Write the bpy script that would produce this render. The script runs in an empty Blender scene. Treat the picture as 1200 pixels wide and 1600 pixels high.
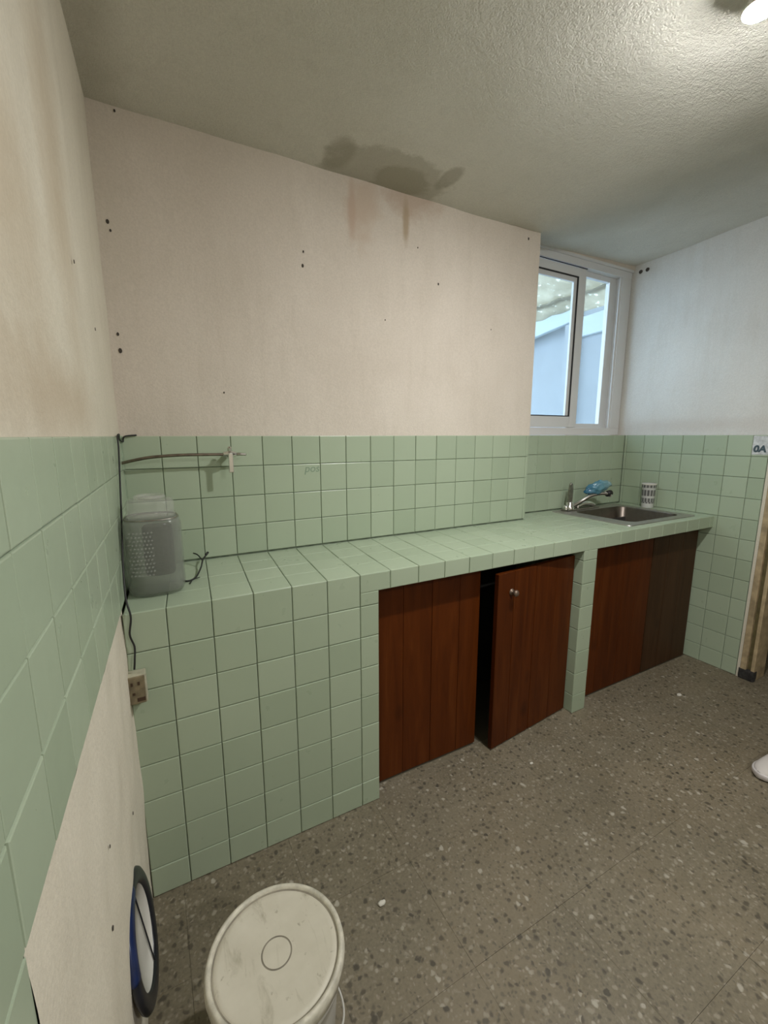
import bpy, bmesh, math, random
from mathutils import Vector, Matrix, noise

random.seed(7)
C = bpy.context.scene.collection
SC = bpy.context.scene
PI = math.pi

# ------------------------------------------------------------------ camera
CAM = Vector((0.0755, -1.6153, 1.2741))
YAW, PITCH, ROLL, FPX = math.radians(28.242), math.radians(10.017), math.radians(-0.083), 677.34
cd = bpy.data.cameras.new('camera')
cd.sensor_fit = 'HORIZONTAL'
cd.sensor_width = 36.0
cd.lens = 36.0 * FPX / 1200.0
cd.clip_start = 0.02
cam = bpy.data.objects.new('camera', cd)
C.objects.link(cam)
fw = Vector((math.sin(YAW) * math.cos(PITCH), math.cos(YAW) * math.cos(PITCH), -math.sin(PITCH)))
rt = Vector((math.cos(YAW), -math.sin(YAW), 0))
up = rt.cross(fw)
r2 = rt * math.cos(ROLL) + up * math.sin(ROLL)
u2 = -rt * math.sin(ROLL) + up * math.cos(ROLL)
cam.matrix_world = Matrix(((r2.x, u2.x, -fw.x, CAM.x), (r2.y, u2.y, -fw.y, CAM.y),
                           (r2.z, u2.z, -fw.z, CAM.z), (0, 0, 0, 1)))
SC.camera = cam

# ------------------------------------------------------------------ sky, light, exposure
SKY_STRENGTH = 4.1
BULB_STRENGTH = 1850.0
pl = bpy.data.lights.new('rear_fill', 'AREA')      # unseen fill light added behind the camera to brighten the left side
pl.shape = 'DISK'
pl.size = 0.10
pl.energy = 15.0
pl.color = (1.0, 0.99, 0.97)
po = bpy.data.objects.new('rear_fill', pl)
C.objects.link(po)
po.location = (1.05, -2.65, 2.13)
world = bpy.data.worlds.new('daylight')
SC.world = world
world.use_nodes = True
bgn = world.node_tree.nodes['Background']
bgn.inputs[0].default_value = (0.62, 0.80, 1.0, 1)
bgn.inputs[1].default_value = SKY_STRENGTH
SC.view_settings.view_transform = 'Standard'
SC.view_settings.look = 'None'
SC.view_settings.exposure = 0.41
SC.view_settings.gamma = 1.0
SC.view_settings.use_curve_mapping = False
SC.cycles.use_denoising = True
SC.cycles.max_bounces = 10
SC.cycles.diffuse_bounces = 6
SC.cycles.transparent_max_bounces = 16
SC.cycles.sample_clamp_indirect = 8.0

# ------------------------------------------------------------------ dimensions (metres)
T, TZ = 0.11, 0.1073            # tile pitch along the walls, tile pitch up the walls
ZC, ZT = 0.8402, 1.274          # worktop height, top of the tiled dado
D = 0.4229                      # depth of the counter
W = 2.756                       # right wall
RD = 0.128                      # depth of the window recess
STEP = 1.780                    # where the back wall steps back
SL = 0.042                      # left wall runs slightly askew: x = SL * y
YF = -3.60                      # wall behind the camera
ZO = 0.777                      # top of the cabinet openings
PB, PF = 0.111, 0.0799          # first tile joint on the back wall / on the counter front
BULB = Vector((1.262, -1.05, 2.135))


def ceil_z(x, y):
    z = 2.203
    t = min(1, max(0, (x - 1.66) / 0.60))
    z += 0.046 * max(t * t * (3 - 2 * t), min(1, max(0, y / 0.12)) if x > 1.6 else 0)
    if x > 1.94:
        z += 0.030 * (x - 1.94) / 0.816
        z += 0.02 * min(1, max(0, -y / 0.5)) * min(1, (x - 1.94) / 0.7)
    return z


# ------------------------------------------------------------------ materials
def mat(name):
    m = bpy.data.materials.new(name)
    m.use_nodes = True
    nt = m.node_tree
    return m, nt, nt.nodes['Principled BSDF']


def nd(nt, t, **kw):
    n = nt.nodes.new(t)
    for k, v in kw.items():
        if k.startswith('i_'):
            n.inputs[k[2:].replace('_', ' ')].default_value = v
        else:
            setattr(n, k, v)
    return n


def lk(nt, a, b):
    nt.links.new(a, b)


def ramp(nt, fac, stops):
    r = nt.nodes.new('ShaderNodeValToRGB')
    e = r.color_ramp.elements
    while len(e) < len(stops):
        e.new(0.5)
    for k, (p, c) in enumerate(stops):
        e[k].position = p
        e[k].color = c if len(c) == 4 else (*c, 1)
    lk(nt, fac, r.inputs[0])
    return r


def coords(nt, scale=(1, 1, 1), loc=(0, 0, 0), out='Object'):
    tc = nt.nodes.new('ShaderNodeTexCoord')
    mp = nt.nodes.new('ShaderNodeMapping')
    mp.inputs['Scale'].default_value = scale
    mp.inputs['Location'].default_value = loc
    lk(nt, tc.outputs[out], mp.inputs[0])
    return mp.outputs[0]


def noi(nt, vec, scale, detail=4, rough=0.55, dist=0.0):
    n = nt.nodes.new('ShaderNodeTexNoise')
    n.inputs['Scale'].default_value = scale
    n.inputs['Detail'].default_value = detail
    n.inputs['Roughness'].default_value = rough
    n.inputs['Distortion'].default_value = dist
    if vec is not None:
        lk(nt, vec, n.inputs['Vector'])
    return n.outputs['Fac']


def mix(nt, fac, a, b, mode='MIX'):
    m = nt.nodes.new('ShaderNodeMix')
    m.data_type = 'RGBA'
    m.blend_type = mode
    for s, v in ((0, fac), (6, a), (7, b)):
        if hasattr(v, 'links') or hasattr(v, 'is_linked'):
            lk(nt, v, m.inputs[s])
        elif s == 0:
            m.inputs[0].default_value = v
        else:
            m.inputs[s].default_value = (*v, 1) if len(v) == 3 else v
    return m.outputs[2]


def mth(nt, op, a, b=0.0, c=0.0, clamp=False):
    m = nt.nodes.new('ShaderNodeMath')
    m.operation = op
    m.use_clamp = clamp
    for s, v in enumerate((a, b, c)):
        if hasattr(v, 'is_linked'):
            lk(nt, v, m.inputs[s])
        else:
            m.inputs[s].default_value = v
    return m.outputs[0]


def bump(nt, bsdf, h, strength, dist=0.01):
    b = nt.nodes.new('ShaderNodeBump')
    b.inputs['Strength'].default_value = strength
    b.inputs['Distance'].default_value = dist
    lk(nt, h, b.inputs['Height'])
    lk(nt, b.outputs[0], bsdf.inputs['Normal'])


def blob(nt, center, radii, wob=0.35, soft=0.5, nscale=9.0):
    """a soft-edged irregular patch of stain and tone round a place in the room (0..1)"""
    tc = nt.nodes.new('ShaderNodeTexCoord')
    s = nt.nodes.new('ShaderNodeVectorMath')
    s.operation = 'SUBTRACT'
    lk(nt, tc.outputs['Object'], s.inputs[0])
    s.inputs[1].default_value = center
    d = nt.nodes.new('ShaderNodeVectorMath')
    d.operation = 'DIVIDE'
    lk(nt, s.outputs[0], d.inputs[0])
    d.inputs[1].default_value = radii
    l = nt.nodes.new('ShaderNodeVectorMath')
    l.operation = 'LENGTH'
    lk(nt, d.outputs[0], l.inputs[0])
    n = noi(nt, tc.outputs['Object'], nscale, 5, 0.65)
    v = mth(nt, 'ADD', l.outputs['Value'], mth(nt, 'MULTIPLY', mth(nt, 'SUBTRACT', n, 0.5), wob * 4))
    r = nt.nodes.new('ShaderNodeMapRange')
    lk(nt, v, r.inputs['Value'])
    r.inputs['From Min'].default_value = 1.0
    r.inputs['From Max'].default_value = 1.0 - soft
    return r.outputs[0]


def simple(name, col, rough=0.5, metal=0.0, spec=0.5, bumps=None, var=0.0, vscale=30):
    m, nt, b = mat(name)
    b.inputs['Base Color'].default_value = (*col, 1)
    b.inputs['Roughness'].default_value = rough
    b.inputs['Metallic'].default_value = metal
    b.inputs['Specular IOR Level'].default_value = spec
    v = coords(nt)
    if var:
        n = noi(nt, v, vscale, 5)
        dark = tuple(c * (1 - var) for c in col)
        lite = tuple(min(1, c * (1 + var)) for c in col)
        lk(nt, ramp(nt, n, [(0.3, dark), (0.7, lite)]).outputs[0], b.inputs['Base Color'])
    if bumps:
        bump(nt, b, noi(nt, v, bumps[0], 6, 0.6), bumps[1], bumps[2])
    return m


# glazed mint tile
def make_tile(name, a, b_, rough=0.22):
    m, nt, b = mat(name)
    v = nt.nodes.new('ShaderNodeNewGeometry').outputs['Position']
    oi = nt.nodes.new('ShaderNodeObjectInfo')
    n = noi(nt, v, 14, 4)
    f = mth(nt, 'ADD', mth(nt, 'MULTIPLY', oi.outputs['Random'], 0.75), mth(nt, 'MULTIPLY', n, 0.2))
    c = ramp(nt, f, [(0.15, a), (0.85, b_)])
    lk(nt, c.outputs[0], b.inputs['Base Color'])
    b.inputs['Roughness'].default_value = rough
    r = ramp(nt, noi(nt, v, 22, 5), [(0.3, (rough * .9,) * 3), (0.75, (rough * 1.2,) * 3)])
    lk(nt, r.outputs[0], b.inputs['Roughness'])
    bump(nt, b, noi(nt, v, 16, 2), 0.03, 0.004)
    return m


M = {}
M['tile'] = make_tile('glazed mint tile', (0.355, 0.425, 0.310), (0.395, 0.465, 0.345), 0.30)
M['cavity'] = simple('cavity wall darkened as shade', (0.045, 0.04, 0.035), 0.95)  # near-black colour stands in for the shade inside the cabinets
M['corner'] = simple('pale corner grout', (0.34, 0.42, 0.31), 0.7, var=0.2)
M['grout'] = simple('tile grout', (0.215, 0.265, 0.195), 0.9, var=0.35, vscale=25)


def make_plaster(name, base, lite, stains, bscale=46, bstr=0.16, grime=(0.42, 0.36, 0.28)):
    m, nt, b = mat(name)
    v = coords(nt)
    big = noi(nt, v, 2.1, 6, 0.6, 0.3)
    col = ramp(nt, big, [(0.3, base), (0.7, lite)]).outputs[0]
    streak = noi(nt, coords(nt, (9, 9, 1.3)), 1.6, 6, 0.65)
    col = mix(nt, mth(nt, 'MULTIPLY', ramp(nt, streak, [(0.5, (0, 0, 0)), (0.8, (1, 1, 1))]).outputs[0], 0.22), col, grime)
    fine = noi(nt, v, 170, 4, 0.6)
    col = mix(nt, 0.11, col, ramp(nt, fine, [(0.35, (0.25, 0.25, 0.25)), (0.65, (1, 1, 1))]).outputs[0], 'MULTIPLY')
    for cen, rad, colr, amt, wob, soft in stains:  # water stains as well as broader patches of darker tone
        f = mth(nt, 'MULTIPLY', blob(nt, cen, rad, wob, soft), amt)
        col = mix(nt, f, col, colr)
    lk(nt, col, b.inputs['Base Color'])
    b.inputs['Roughness'].default_value = 0.85
    b.inputs['Specular IOR Level'].default_value = 0.2
    h1 = noi(nt, v, bscale, 5, 0.6)
    h2 = noi(nt, v, bscale * 4, 4, 0.6)
    bump(nt, b, mth(nt, 'ADD', h1, mth(nt, 'MULTIPLY', h2, 0.5)), bstr, 0.012)
    return m


PINK = (0.50, 0.37, 0.29)
BRN = (0.40, 0.31, 0.21)
M['plaster_back'] = make_plaster('off-white wall plaster', (0.61, 0.54, 0.465), (0.69, 0.62, 0.545), [
    ((0.86, 0, 2.13), (0.10, 0.3, 0.16), (0.52, 0.40, 0.31), 0.65, 0.55, 0.7),
    ((1.08, 0, 2.20), (0.16, 0.3, 0.10), (0.46, 0.34, 0.26), 0.65, 0.5, 0.6),
    ((1.045, 0, 2.10), (0.02, 0.3, 0.11), BRN, 0.85, 0.2, 0.6),
    ((0.81, 0, 2.10), (0.02, 0.3, 0.13), PINK, 0.75, 0.2, 0.6),
    ((0.03, 0, 1.95), (0.08, 0.3, 0.40), (0.52, 0.47, 0.38), 0.25, 0.30, 0.9),  # soft darker tone beside the left corner
    ((0.45, 0, 2.22), (0.6, 0.3, 0.16), (0.54, 0.49, 0.41), 0.2, 0.25, 0.9),  # broad darker tone along the top left
])
M['plaster_left'] = make_plaster('stained wall plaster', (0.66, 0.605, 0.495), (0.74, 0.685, 0.575), [
    ((0, -0.62, 1.75), (0.3, 0.14, 0.45), (0.44, 0.34, 0.22), 0.55, 0.28, 0.9),
    ((0, -0.95, 1.55), (0.3, 0.22, 0.22), (0.46, 0.36, 0.24), 0.5, 0.28, 0.8),
    ((0, -0.80, 1.33), (0.3, 0.45, 0.09), (0.45, 0.35, 0.24), 0.55, 0.25, 0.8),
    ((0, -1.0, 0.18), (0.3, 0.6, 0.10), (0.48, 0.42, 0.35), 0.4, 0.2, 0.8),
], 40, 0.16)
M['plaster_right'] = make_plaster('pale wall plaster', (0.62, 0.60, 0.57), (0.70, 0.685, 0.655), [
    ((W, -0.25, 1.33), (0.3, 0.6, 0.05), (0.52, 0.46, 0.42), 0.4, 0.2, 0.8),
], 40, 0.16)
M['ceiling'] = make_plaster('stippled ceiling plaster', (0.70, 0.675, 0.60), (0.77, 0.745, 0.675), [
    ((0.92, -0.06, 2.2), (0.27, 0.16, 0.3), (0.40, 0.375, 0.30), 0.55, 0.24, 0.14),
    ((0.72, -0.10, 2.2), (0.06, 0.10, 0.3), (0.34, 0.315, 0.24), 0.55, 0.2, 0.3),
    ((0.98, -0.05, 2.2), (0.13, 0.10, 0.3), (0.33, 0.30, 0.215), 0.55, 0.35, 0.25),
    ((1.13, -0.16, 2.2), (0.04, 0.09, 0.3), (0.35, 0.325, 0.25), 0.6, 0.3, 0.3),
    ((0.02, -0.3, 2.2), (0.10, 0.7, 0.3), (0.40, 0.375, 0.31), 0.5, 0.2, 0.9),  # soft darker strip along the left wall
], 62, 0.6, (0.50, 0.48, 0.41))

# terrazzo
m, nt, b = mat('granite-chip terrazzo')
v = coords(nt)
warp = nt.nodes.new('ShaderNodeVectorMath')
warp.operation = 'ADD'
nz = nt.nodes.new('ShaderNodeTexNoise')
nz.inputs['Scale'].default_value = 45
nz.inputs['Detail'].default_value = 4
lk(nt, v, nz.inputs['Vector'])
sc_ = nt.nodes.new('ShaderNodeVectorMath')
sc_.operation = 'SCALE'
sc_.inputs['Scale'].default_value = 0.022
lk(nt, nz.outputs['Color'], sc_.inputs[0])
lk(nt, v, warp.inputs[0])
lk(nt, sc_.outputs[0], warp.inputs[1])
big = noi(nt, v, 3.0, 5, 0.6)
col = ramp(nt, big, [(0.25, (0.160, 0.134, 0.088)), (0.75, (0.225, 0.192, 0.132))]).outputs[0]
fine = noi(nt, v, 120, 4, 0.6)
col = mix(nt, 0.45, col, ramp(nt, fine, [(0.3, (0.35, 0.35, 0.35)), (0.7, (1, 1, 1))]).outputs[0], 'MULTIPLY')


def chips(scale, thr, soft, palette, keep, amount):
    global col
    vo = nt.nodes.new('ShaderNodeTexVoronoi')
    vo.inputs['Scale'].default_value = scale
    vo.inputs['Randomness'].default_value = 1.0
    lk(nt, warp.outputs[0], vo.inputs['Vector'])
    sep = nt.nodes.new('ShaderNodeSeparateColor')
    lk(nt, vo.outputs['Color'], sep.inputs[0])
    mr = nt.nodes.new('ShaderNodeMapRange')
    lk(nt, vo.outputs['Distance'], mr.inputs['Value'])
    mr.inputs['From Min'].default_value = thr
    mr.inputs['From Max'].default_value = thr - soft
    f = mth(nt, 'MULTIPLY', mth(nt, 'MULTIPLY', mr.outputs[0], mth(nt, 'LESS_THAN', sep.outputs[1], keep)), amount)
    pal = ramp(nt, sep.outputs[0], palette)
    pal.color_ramp.interpolation = 'CONSTANT'
    col = mix(nt, f, col, pal.outputs[0])


hue = noi(nt, coords(nt, (1, 1, 1), (7, 3, 0)), 2.2, 3, 0.5)
col = mix(nt, ramp(nt, hue, [(0.45, (0, 0, 0)), (0.7, (0.55, 0.55, 0.55))]).outputs[0], col, (0.215, 0.172, 0.112))
chips(105, 0.46, 0.26, [(0, (0.095, 0.08, 0.055)), (0.4, (0.24, 0.21, 0.155)), (0.7, (0.30, 0.262, 0.20)), (0.9, (0.15, 0.115, 0.065))], 0.85, 0.7)
chips(58, 0.44, 0.22, [(0, (0.07, 0.058, 0.038)), (0.45, (0.27, 0.24, 0.18)), (0.7, (0.115, 0.096, 0.065)), (0.86, (0.33, 0.30, 0.235))], 0.5, 0.85)
chips(34, 0.30, 0.12, [(0, (0.055, 0.047, 0.032)), (0.5, (0.08, 0.067, 0.045)), (0.8, (0.38, 0.35, 0.285))], 0.34, 0.9)
lk(nt, col, b.inputs['Base Color'])
lk(nt, ramp(nt, noi(nt, v, 7, 5), [(0.3, (0.42,) * 3), (0.7, (0.72,) * 3)]).outputs[0], b.inputs['Roughness'])
bump(nt, b, fine, 0.12, 0.004)
M['terrazzo'] = m
M['floor_joint'] = simple('floor joint', (0.145, 0.123, 0.083), 0.9)


# varnished wood
def make_wood(name, dark, mid, lite, rough=0.42):
    m, nt, b = mat(name)
    v = coords(nt, (26, 26, 2.2))
    oi = nt.nodes.new('ShaderNodeObjectInfo')
    off = nt.nodes.new('ShaderNodeVectorMath')
    off.operation = 'ADD'
    cmb = nt.nodes.new('ShaderNodeCombineXYZ')
    lk(nt, mth(nt, 'MULTIPLY', oi.outputs['Random'], 40), cmb.inputs[0])
    lk(nt, mth(nt, 'MULTIPLY', oi.outputs['Random'], 17), cmb.inputs[2])
    lk(nt, v, off.inputs[0])
    lk(nt, cmb.outputs[0], off.inputs[1])
    n = noi(nt, off.outputs[0], 1.0, 6, 0.6, 0.8)
    c = ramp(nt, n, [(0.25, dark), (0.55, mid), (0.85, lite)]).outputs[0]
    c = mix(nt, 0.35, c, ramp(nt, oi.outputs['Random'], [(0, (0.55, 0.5, 0.45)), (1, (1, 1, 1))]).outputs[0], 'MULTIPLY')
    kn = blob_free = nt.nodes.new('ShaderNodeTexVoronoi')
    kn.inputs['Scale'].default_value = 5.5
    lk(nt, coords(nt, (1, 1, 0.6)), kn.inputs['Vector'])
    kf = nt.nodes.new('ShaderNodeMapRange')
    lk(nt, kn.outputs['Distance'], kf.inputs['Value'])
    kf.inputs['From Min'].default_value = 0.17
    kf.inputs['From Max'].default_value = 0.05
    c = mix(nt, mth(nt, 'MULTIPLY', kf.outputs[0], 0.7), c, tuple(x * 0.45 for x in dark))
    lk(nt, c, b.inputs['Base Color'])
    b.inputs['Roughness'].default_value = rough
    b.inputs['Specular IOR Level'].default_value = 0.18
    bump(nt, b, n, 0.08, 0.004)
    return m


M['wood_red'] = make_wood('red-brown varnished pine', (0.055, 0.011, 0.001), (0.090, 0.020, 0.002), (0.130, 0.036, 0.006))
M['wood_daylit'] = make_wood('varnished pine with grey daylight cast', (0.040, 0.018, 0.007), (0.062, 0.029, 0.012), (0.082, 0.041, 0.019), 0.5)  # greyish daylight on the rightmost door, put into its colour
M['jamb_wood'] = simple('worn painted door frame', (0.40, 0.31, 0.185), 0.6, var=0.3, vscale=22, bumps=(40, 0.2, 0.004))
M['jamb_groove'] = simple('dark olive groove', (0.13, 0.105, 0.045), 0.7, var=0.3)  # darker olive tone than the jamb wood
M['jamb_dirt'] = simple('black grime', (0.03, 0.028, 0.026), 0.9, var=0.5, vscale=60)
M['knob'] = simple('dull brown metal knob', (0.20, 0.145, 0.11), 0.5, 0.7)
M['chrome'] = simple('chrome', (0.72, 0.71, 0.68), 0.16, 1.0)
M['dull_chrome'] = simple('tarnished chrome', (0.36, 0.34, 0.31), 0.32, 1.0, var=0.25, vscale=60)
M['copper'] = simple('dull copper tube', (0.20, 0.165, 0.13), 0.42, 1.0, var=0.3, vscale=50)
M['steel'] = simple('brushed sink steel', (0.50, 0.48, 0.45), 0.45, 1.0, var=0.12, vscale=40)
M['steel_dark'] = simple('sink basin steel with dark reflections', (0.16, 0.135, 0.115), 0.38, 1.0, var=0.15, vscale=30)  # basin colour darkened to carry the dark reflections inside it
M['alu'] = simple('white window aluminium', (0.66, 0.66, 0.66), 0.38)
M['gasket'] = simple('black window gasket', (0.018, 0.018, 0.02), 0.6)
M['black'] = simple('black rubber', (0.012, 0.012, 0.012), 0.55)
M['cable'] = simple('black cable', (0.016, 0.016, 0.015), 0.55)
M['beige'] = simple('yellowed beige plastic', (0.185, 0.15, 0.09), 0.5, var=0.35, vscale=45)
M['beige_lite'] = simple('beige plastic cover edge', (0.42, 0.40, 0.30), 0.5, var=0.2, vscale=45)
M['brown_dark'] = simple('brown stained plastic', (0.05, 0.026, 0.012), 0.6)
M['navy'] = simple('glossy dark blue plastic', (0.010, 0.022, 0.085), 0.28, var=0.4, vscale=20)
M['dark_navy'] = simple('glossy black plastic', (0.011, 0.012, 0.017), 0.3, var=0.3)
M['white_plastic'] = simple('white plastic', (0.62, 0.60, 0.55), 0.45)
M['grey_plastic'] = simple('grey white bucket plastic', (0.46, 0.445, 0.40), 0.5, var=0.08, vscale=12)
M['sneaker'] = simple('white sneaker mesh', (0.60, 0.56, 0.53), 0.7, bumps=(160, 0.3, 0.003))
M['sneaker_sole'] = simple('white foam sole', (0.66, 0.62, 0.62), 0.55)
M['paper'] = simple('white paper sticker', (0.55, 0.56, 0.56), 0.7, var=0.25, vscale=60)
M['ink'] = simple('dark blue grey ink', (0.055, 0.085, 0.10), 0.7)
M['pencil'] = simple('faint pencil marks', (0.225, 0.31, 0.225), 0.6)
M['socket'] = simple('white porcelain', (0.7, 0.69, 0.66), 0.35)
M['hole'] = simple('dark hole', (0.06, 0.05, 0.04), 0.9)
M['chip'] = simple('white plaster crumb', (0.60, 0.57, 0.50), 0.8)
M['patio_wall'] = simple('pale blue painted wall', (0.385, 0.41, 0.445), 0.8, var=0.04, vscale=4)
M['patio_beam'] = simple('white painted beam', (0.55, 0.62, 0.66), 0.6)
M['patio_floor'] = simple('grey concrete', (0.45, 0.45, 0.45), 0.9, var=0.15, vscale=6)
M['dark_wall'] = simple('unlit hallway paint', (0.32, 0.31, 0.29), 0.9)

# lid with scuffs
m, nt, b = mat('scuffed cream bucket lid')
v = coords(nt)
col = ramp(nt, noi(nt, v, 14, 5), [(0.3, (0.50, 0.465, 0.375)), (0.7, (0.58, 0.545, 0.45))]).outputs[0]
sm = noi(nt, coords(nt, (26, 9, 10), (0, 0, 0)), 1.4, 6, 0.65, 0.6)
col = mix(nt, mth(nt, 'MULTIPLY', ramp(nt, sm, [(0.56, (0, 0, 0)), (0.74, (1, 1, 1))]).outputs[0], 0.55), col, (0.21, 0.18, 0.115))
sp = noi(nt, v, 46, 3)
col = mix(nt, mth(nt, 'MULTIPLY', ramp(nt, sp, [(0.66, (0, 0, 0)), (0.74, (1, 1, 1))]).outputs[0], 0.6), col, (0.17, 0.145, 0.095))
lk(nt, col, b.inputs['Base Color'])
b.inputs['Roughness'].default_value = 0.5
M['lid'] = m
M['lid_rim'] = simple('cream lid rim with dirt', (0.54, 0.51, 0.42), 0.5, var=0.28, vscale=42)
M['lid_groove'] = simple('darker lid groove', (0.24, 0.215, 0.165), 0.7, var=0.25)  # grooves coloured darker than the lid

# cup: white with dark band print
m, nt, b = mat('white cup with dark printed bands')
v = coords(nt)
sx = nt.nodes.new('ShaderNodeSeparateXYZ')
lk(nt, v, sx.inputs[0])
zz = mth(nt, 'MULTIPLY', sx.outputs[2], 1.0)
band = ramp(nt, mth(nt, 'DIVIDE', zz, 0.15), [(0, (0, 0, 0)), (0.19, (1, 1, 1)), (0.40, (0, 0, 0)), (0.49, (1, 1, 1)), (0.73, (0, 0, 0)), (0.82, (1, 1, 1)), (0.93, (0, 0, 0))])
band.color_ramp.interpolation = 'CONSTANT'
ang = mth(nt, 'ARCTAN2', sx.outputs[1], sx.outputs[0])
stp = mth(nt, 'SINE', mth(nt, 'ADD', mth(nt, 'MULTIPLY', ang, 13.0), mth(nt, 'MULTIPLY', mth(nt, 'FLOOR', mth(nt, 'MULTIPLY', zz, 27.0)), 2.1)))
blk = ramp(nt, mth(nt, 'ADD', mth(nt, 'MULTIPLY', stp, 0.5), 0.5), [(0.36, (0, 0, 0)), (0.5, (1, 1, 1))])
f = mth(nt, 'MULTIPLY', band.outputs[0], mth(nt, 'ADD', mth(nt, 'MULTIPLY', blk.outputs[0], 0.6), 0.3))
lk(nt, mix(nt, f, (0.60, 0.60, 0.58), (0.07, 0.07, 0.07)), b.inputs['Base Color'])
b.inputs['Roughness'].default_value = 0.4
M['cup'] = m

# clear window glass: plain pane, light passes straight through
m, nt, b = mat('window glass')
nt.nodes.remove(b)
tr = nd(nt, 'ShaderNodeBsdfTransparent')
tr.inputs[0].default_value = (0.93, 0.97, 0.97, 1)
gl = nd(nt, 'ShaderNodeBsdfGlossy')
gl.inputs['Roughness'].default_value = 0.02
ms = nd(nt, 'ShaderNodeMixShader')
ms.inputs[0].default_value = 0.06
lk(nt, tr.outputs[0], ms.inputs[1])
lk(nt, gl.outputs[0], ms.inputs[2])
lk(nt, ms.outputs[0], nt.nodes['Material Output'].inputs[0])
M['glass'] = m

# translucent roofing sheet with light specks
m, nt, b = mat('weathered translucent roofing')
nt.nodes.remove(b)
v = coords(nt)
c = ramp(nt, noi(nt, v, 5, 6, 0.65), [(0.3, (0.50, 0.46, 0.38)), (0.7, (0.70, 0.66, 0.57))]).outputs[0]
c = mix(nt, ramp(nt, noi(nt, v, 22, 3), [(0.62, (0, 0, 0)), (0.68, (1, 1, 1))]).outputs[0], c, (0.95, 0.95, 0.9))
c = mix(nt, mth(nt, 'MULTIPLY', ramp(nt, noi(nt, v, 30, 3), [(0.3, (1, 1, 1)), (0.36, (0, 0, 0))]).outputs[0], 0.5), c, (0.34, 0.31, 0.26))
tl = nd(nt, 'ShaderNodeBsdfTranslucent')
df = nd(nt, 'ShaderNodeBsdfDiffuse')
ms = nd(nt, 'ShaderNodeMixShader')
ms.inputs[0].default_value = 0.35
lk(nt, c, tl.inputs[0])
lk(nt, c, df.inputs[0])
lk(nt, tl.outputs[0], ms.inputs[1])
lk(nt, df.outputs[0], ms.inputs[2])
lk(nt, ms.outputs[0], nt.nodes['Material Output'].inputs[0])
M['roofing'] = m


def glassy(name, col, rough, trans, ior=1.35, alpha=1.0, var=False):
    m, nt, b = mat(name)
    b.inputs['Base Color'].default_value = (*col, 1)
    b.inputs['Roughness'].default_value = rough
    b.inputs['Transmission Weight'].default_value = trans
    b.inputs['IOR'].default_value = ior
    b.inputs['Alpha'].default_value = alpha
    if var:
        v = coords(nt)
        bump(nt, b, noi(nt, v, 55, 3), 0.5, 0.006)
    return m


M['smoky'] = glassy('smoky grey clear plastic', (0.33, 0.35, 0.31), 0.14, 0.25, 1.3, 0.42)
M['jar_lid'] = glassy('clear moulded plastic', (0.70, 0.70, 0.66), 0.06, 0.4, 1.4, 0.34, True)
M['contents'] = simple('dark mesh basket', (0.050, 0.040, 0.036), 0.6, var=0.5, vscale=120, bumps=(200, 0.4, 0.003))
m, nt, b = mat('blue plastic film')
v = coords(nt)
sx = nt.nodes.new('ShaderNodeSeparateXYZ')
lk(nt, v, sx.inputs[0])
g = mth(nt, 'ADD', mth(nt, 'MULTIPLY', mth(nt, 'SUBTRACT', sx.outputs[0], 2.20), 4.0), mth(nt, 'MULTIPLY', noi(nt, v, 30, 3), 0.35))
lk(nt, ramp(nt, g, [(0.2, (0.010, 0.055, 0.12)), (0.5, (0.035, 0.17, 0.30)), (0.8, (0.15, 0.34, 0.42)), (1.0, (0.30, 0.45, 0.45))]).outputs[0], b.inputs['Base Color'])
b.inputs['Roughness'].default_value = 0.25
b.inputs['Transmission Weight'].default_value = 0.25
M['film'] = m
m, nt, b = mat('lit bulb')
b.inputs['Base Color'].default_value = (1, 1, 1, 1)
b.inputs['Emission Color'].default_value = (0.97, 0.97, 0.955, 1)
b.inputs['Emission Strength'].default_value = BULB_STRENGTH
M['bulb'] = m


# ------------------------------------------------------------------ mesh helpers
def obj(name, bm, ms, parent=None, smooth=False, kind=None):
    me = bpy.data.meshes.new(name)
    bm.normal_update()
    bm.to_mesh(me)
    bm.free()
    for q in (ms if isinstance(ms, (list, tuple)) else [ms]):
        me.materials.append(q)
    if smooth:
        for p in me.polygons:
            p.use_smooth = True
    o = bpy.data.objects.new(name, me)
    C.objects.link(o)
    if parent is not None:
        o.parent = parent
    if kind:
        o['kind'] = kind
    return o


def thing(name, label, cat, loc=(0, 0, 0), rotz=0.0, group=None):
    o = bpy.data.objects.new(name, None)
    o.empty_display_size = 0.05
    C.objects.link(o)
    o.location = loc
    o.rotation_euler = (0, 0, rotz)
    o['label'] = label
    o['category'] = cat
    if group:
        o['group'] = group
    return o


def tag(o, label, cat, group=None):
    o['label'] = label
    o['category'] = cat
    if group:
        o['group'] = group
    return o


def box(bm, x0, x1, y0, y1, z0, z1, mi=0, bev=0.0):
    vs = [bm.verts.new((x, y, z)) for z in (z0, z1) for y in (y0, y1) for x in (x0, x1)]
    fs = []
    for q in ((0, 2, 3, 1), (4, 5, 7, 6), (0, 1, 5, 4), (1, 3, 7, 5), (3, 2, 6, 7), (2, 0, 4, 6)):
        f = bm.faces.new([vs[i] for i in q])
        f.material_index = mi
        fs.append(f)
    if bev:
        es = list({e for f in fs for e in f.edges})
        bmesh.ops.bevel(bm, geom=es, offset=bev, segments=2, affect='EDGES', profile=0.6)
    return vs


def BM():
    return bmesh.new()


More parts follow.
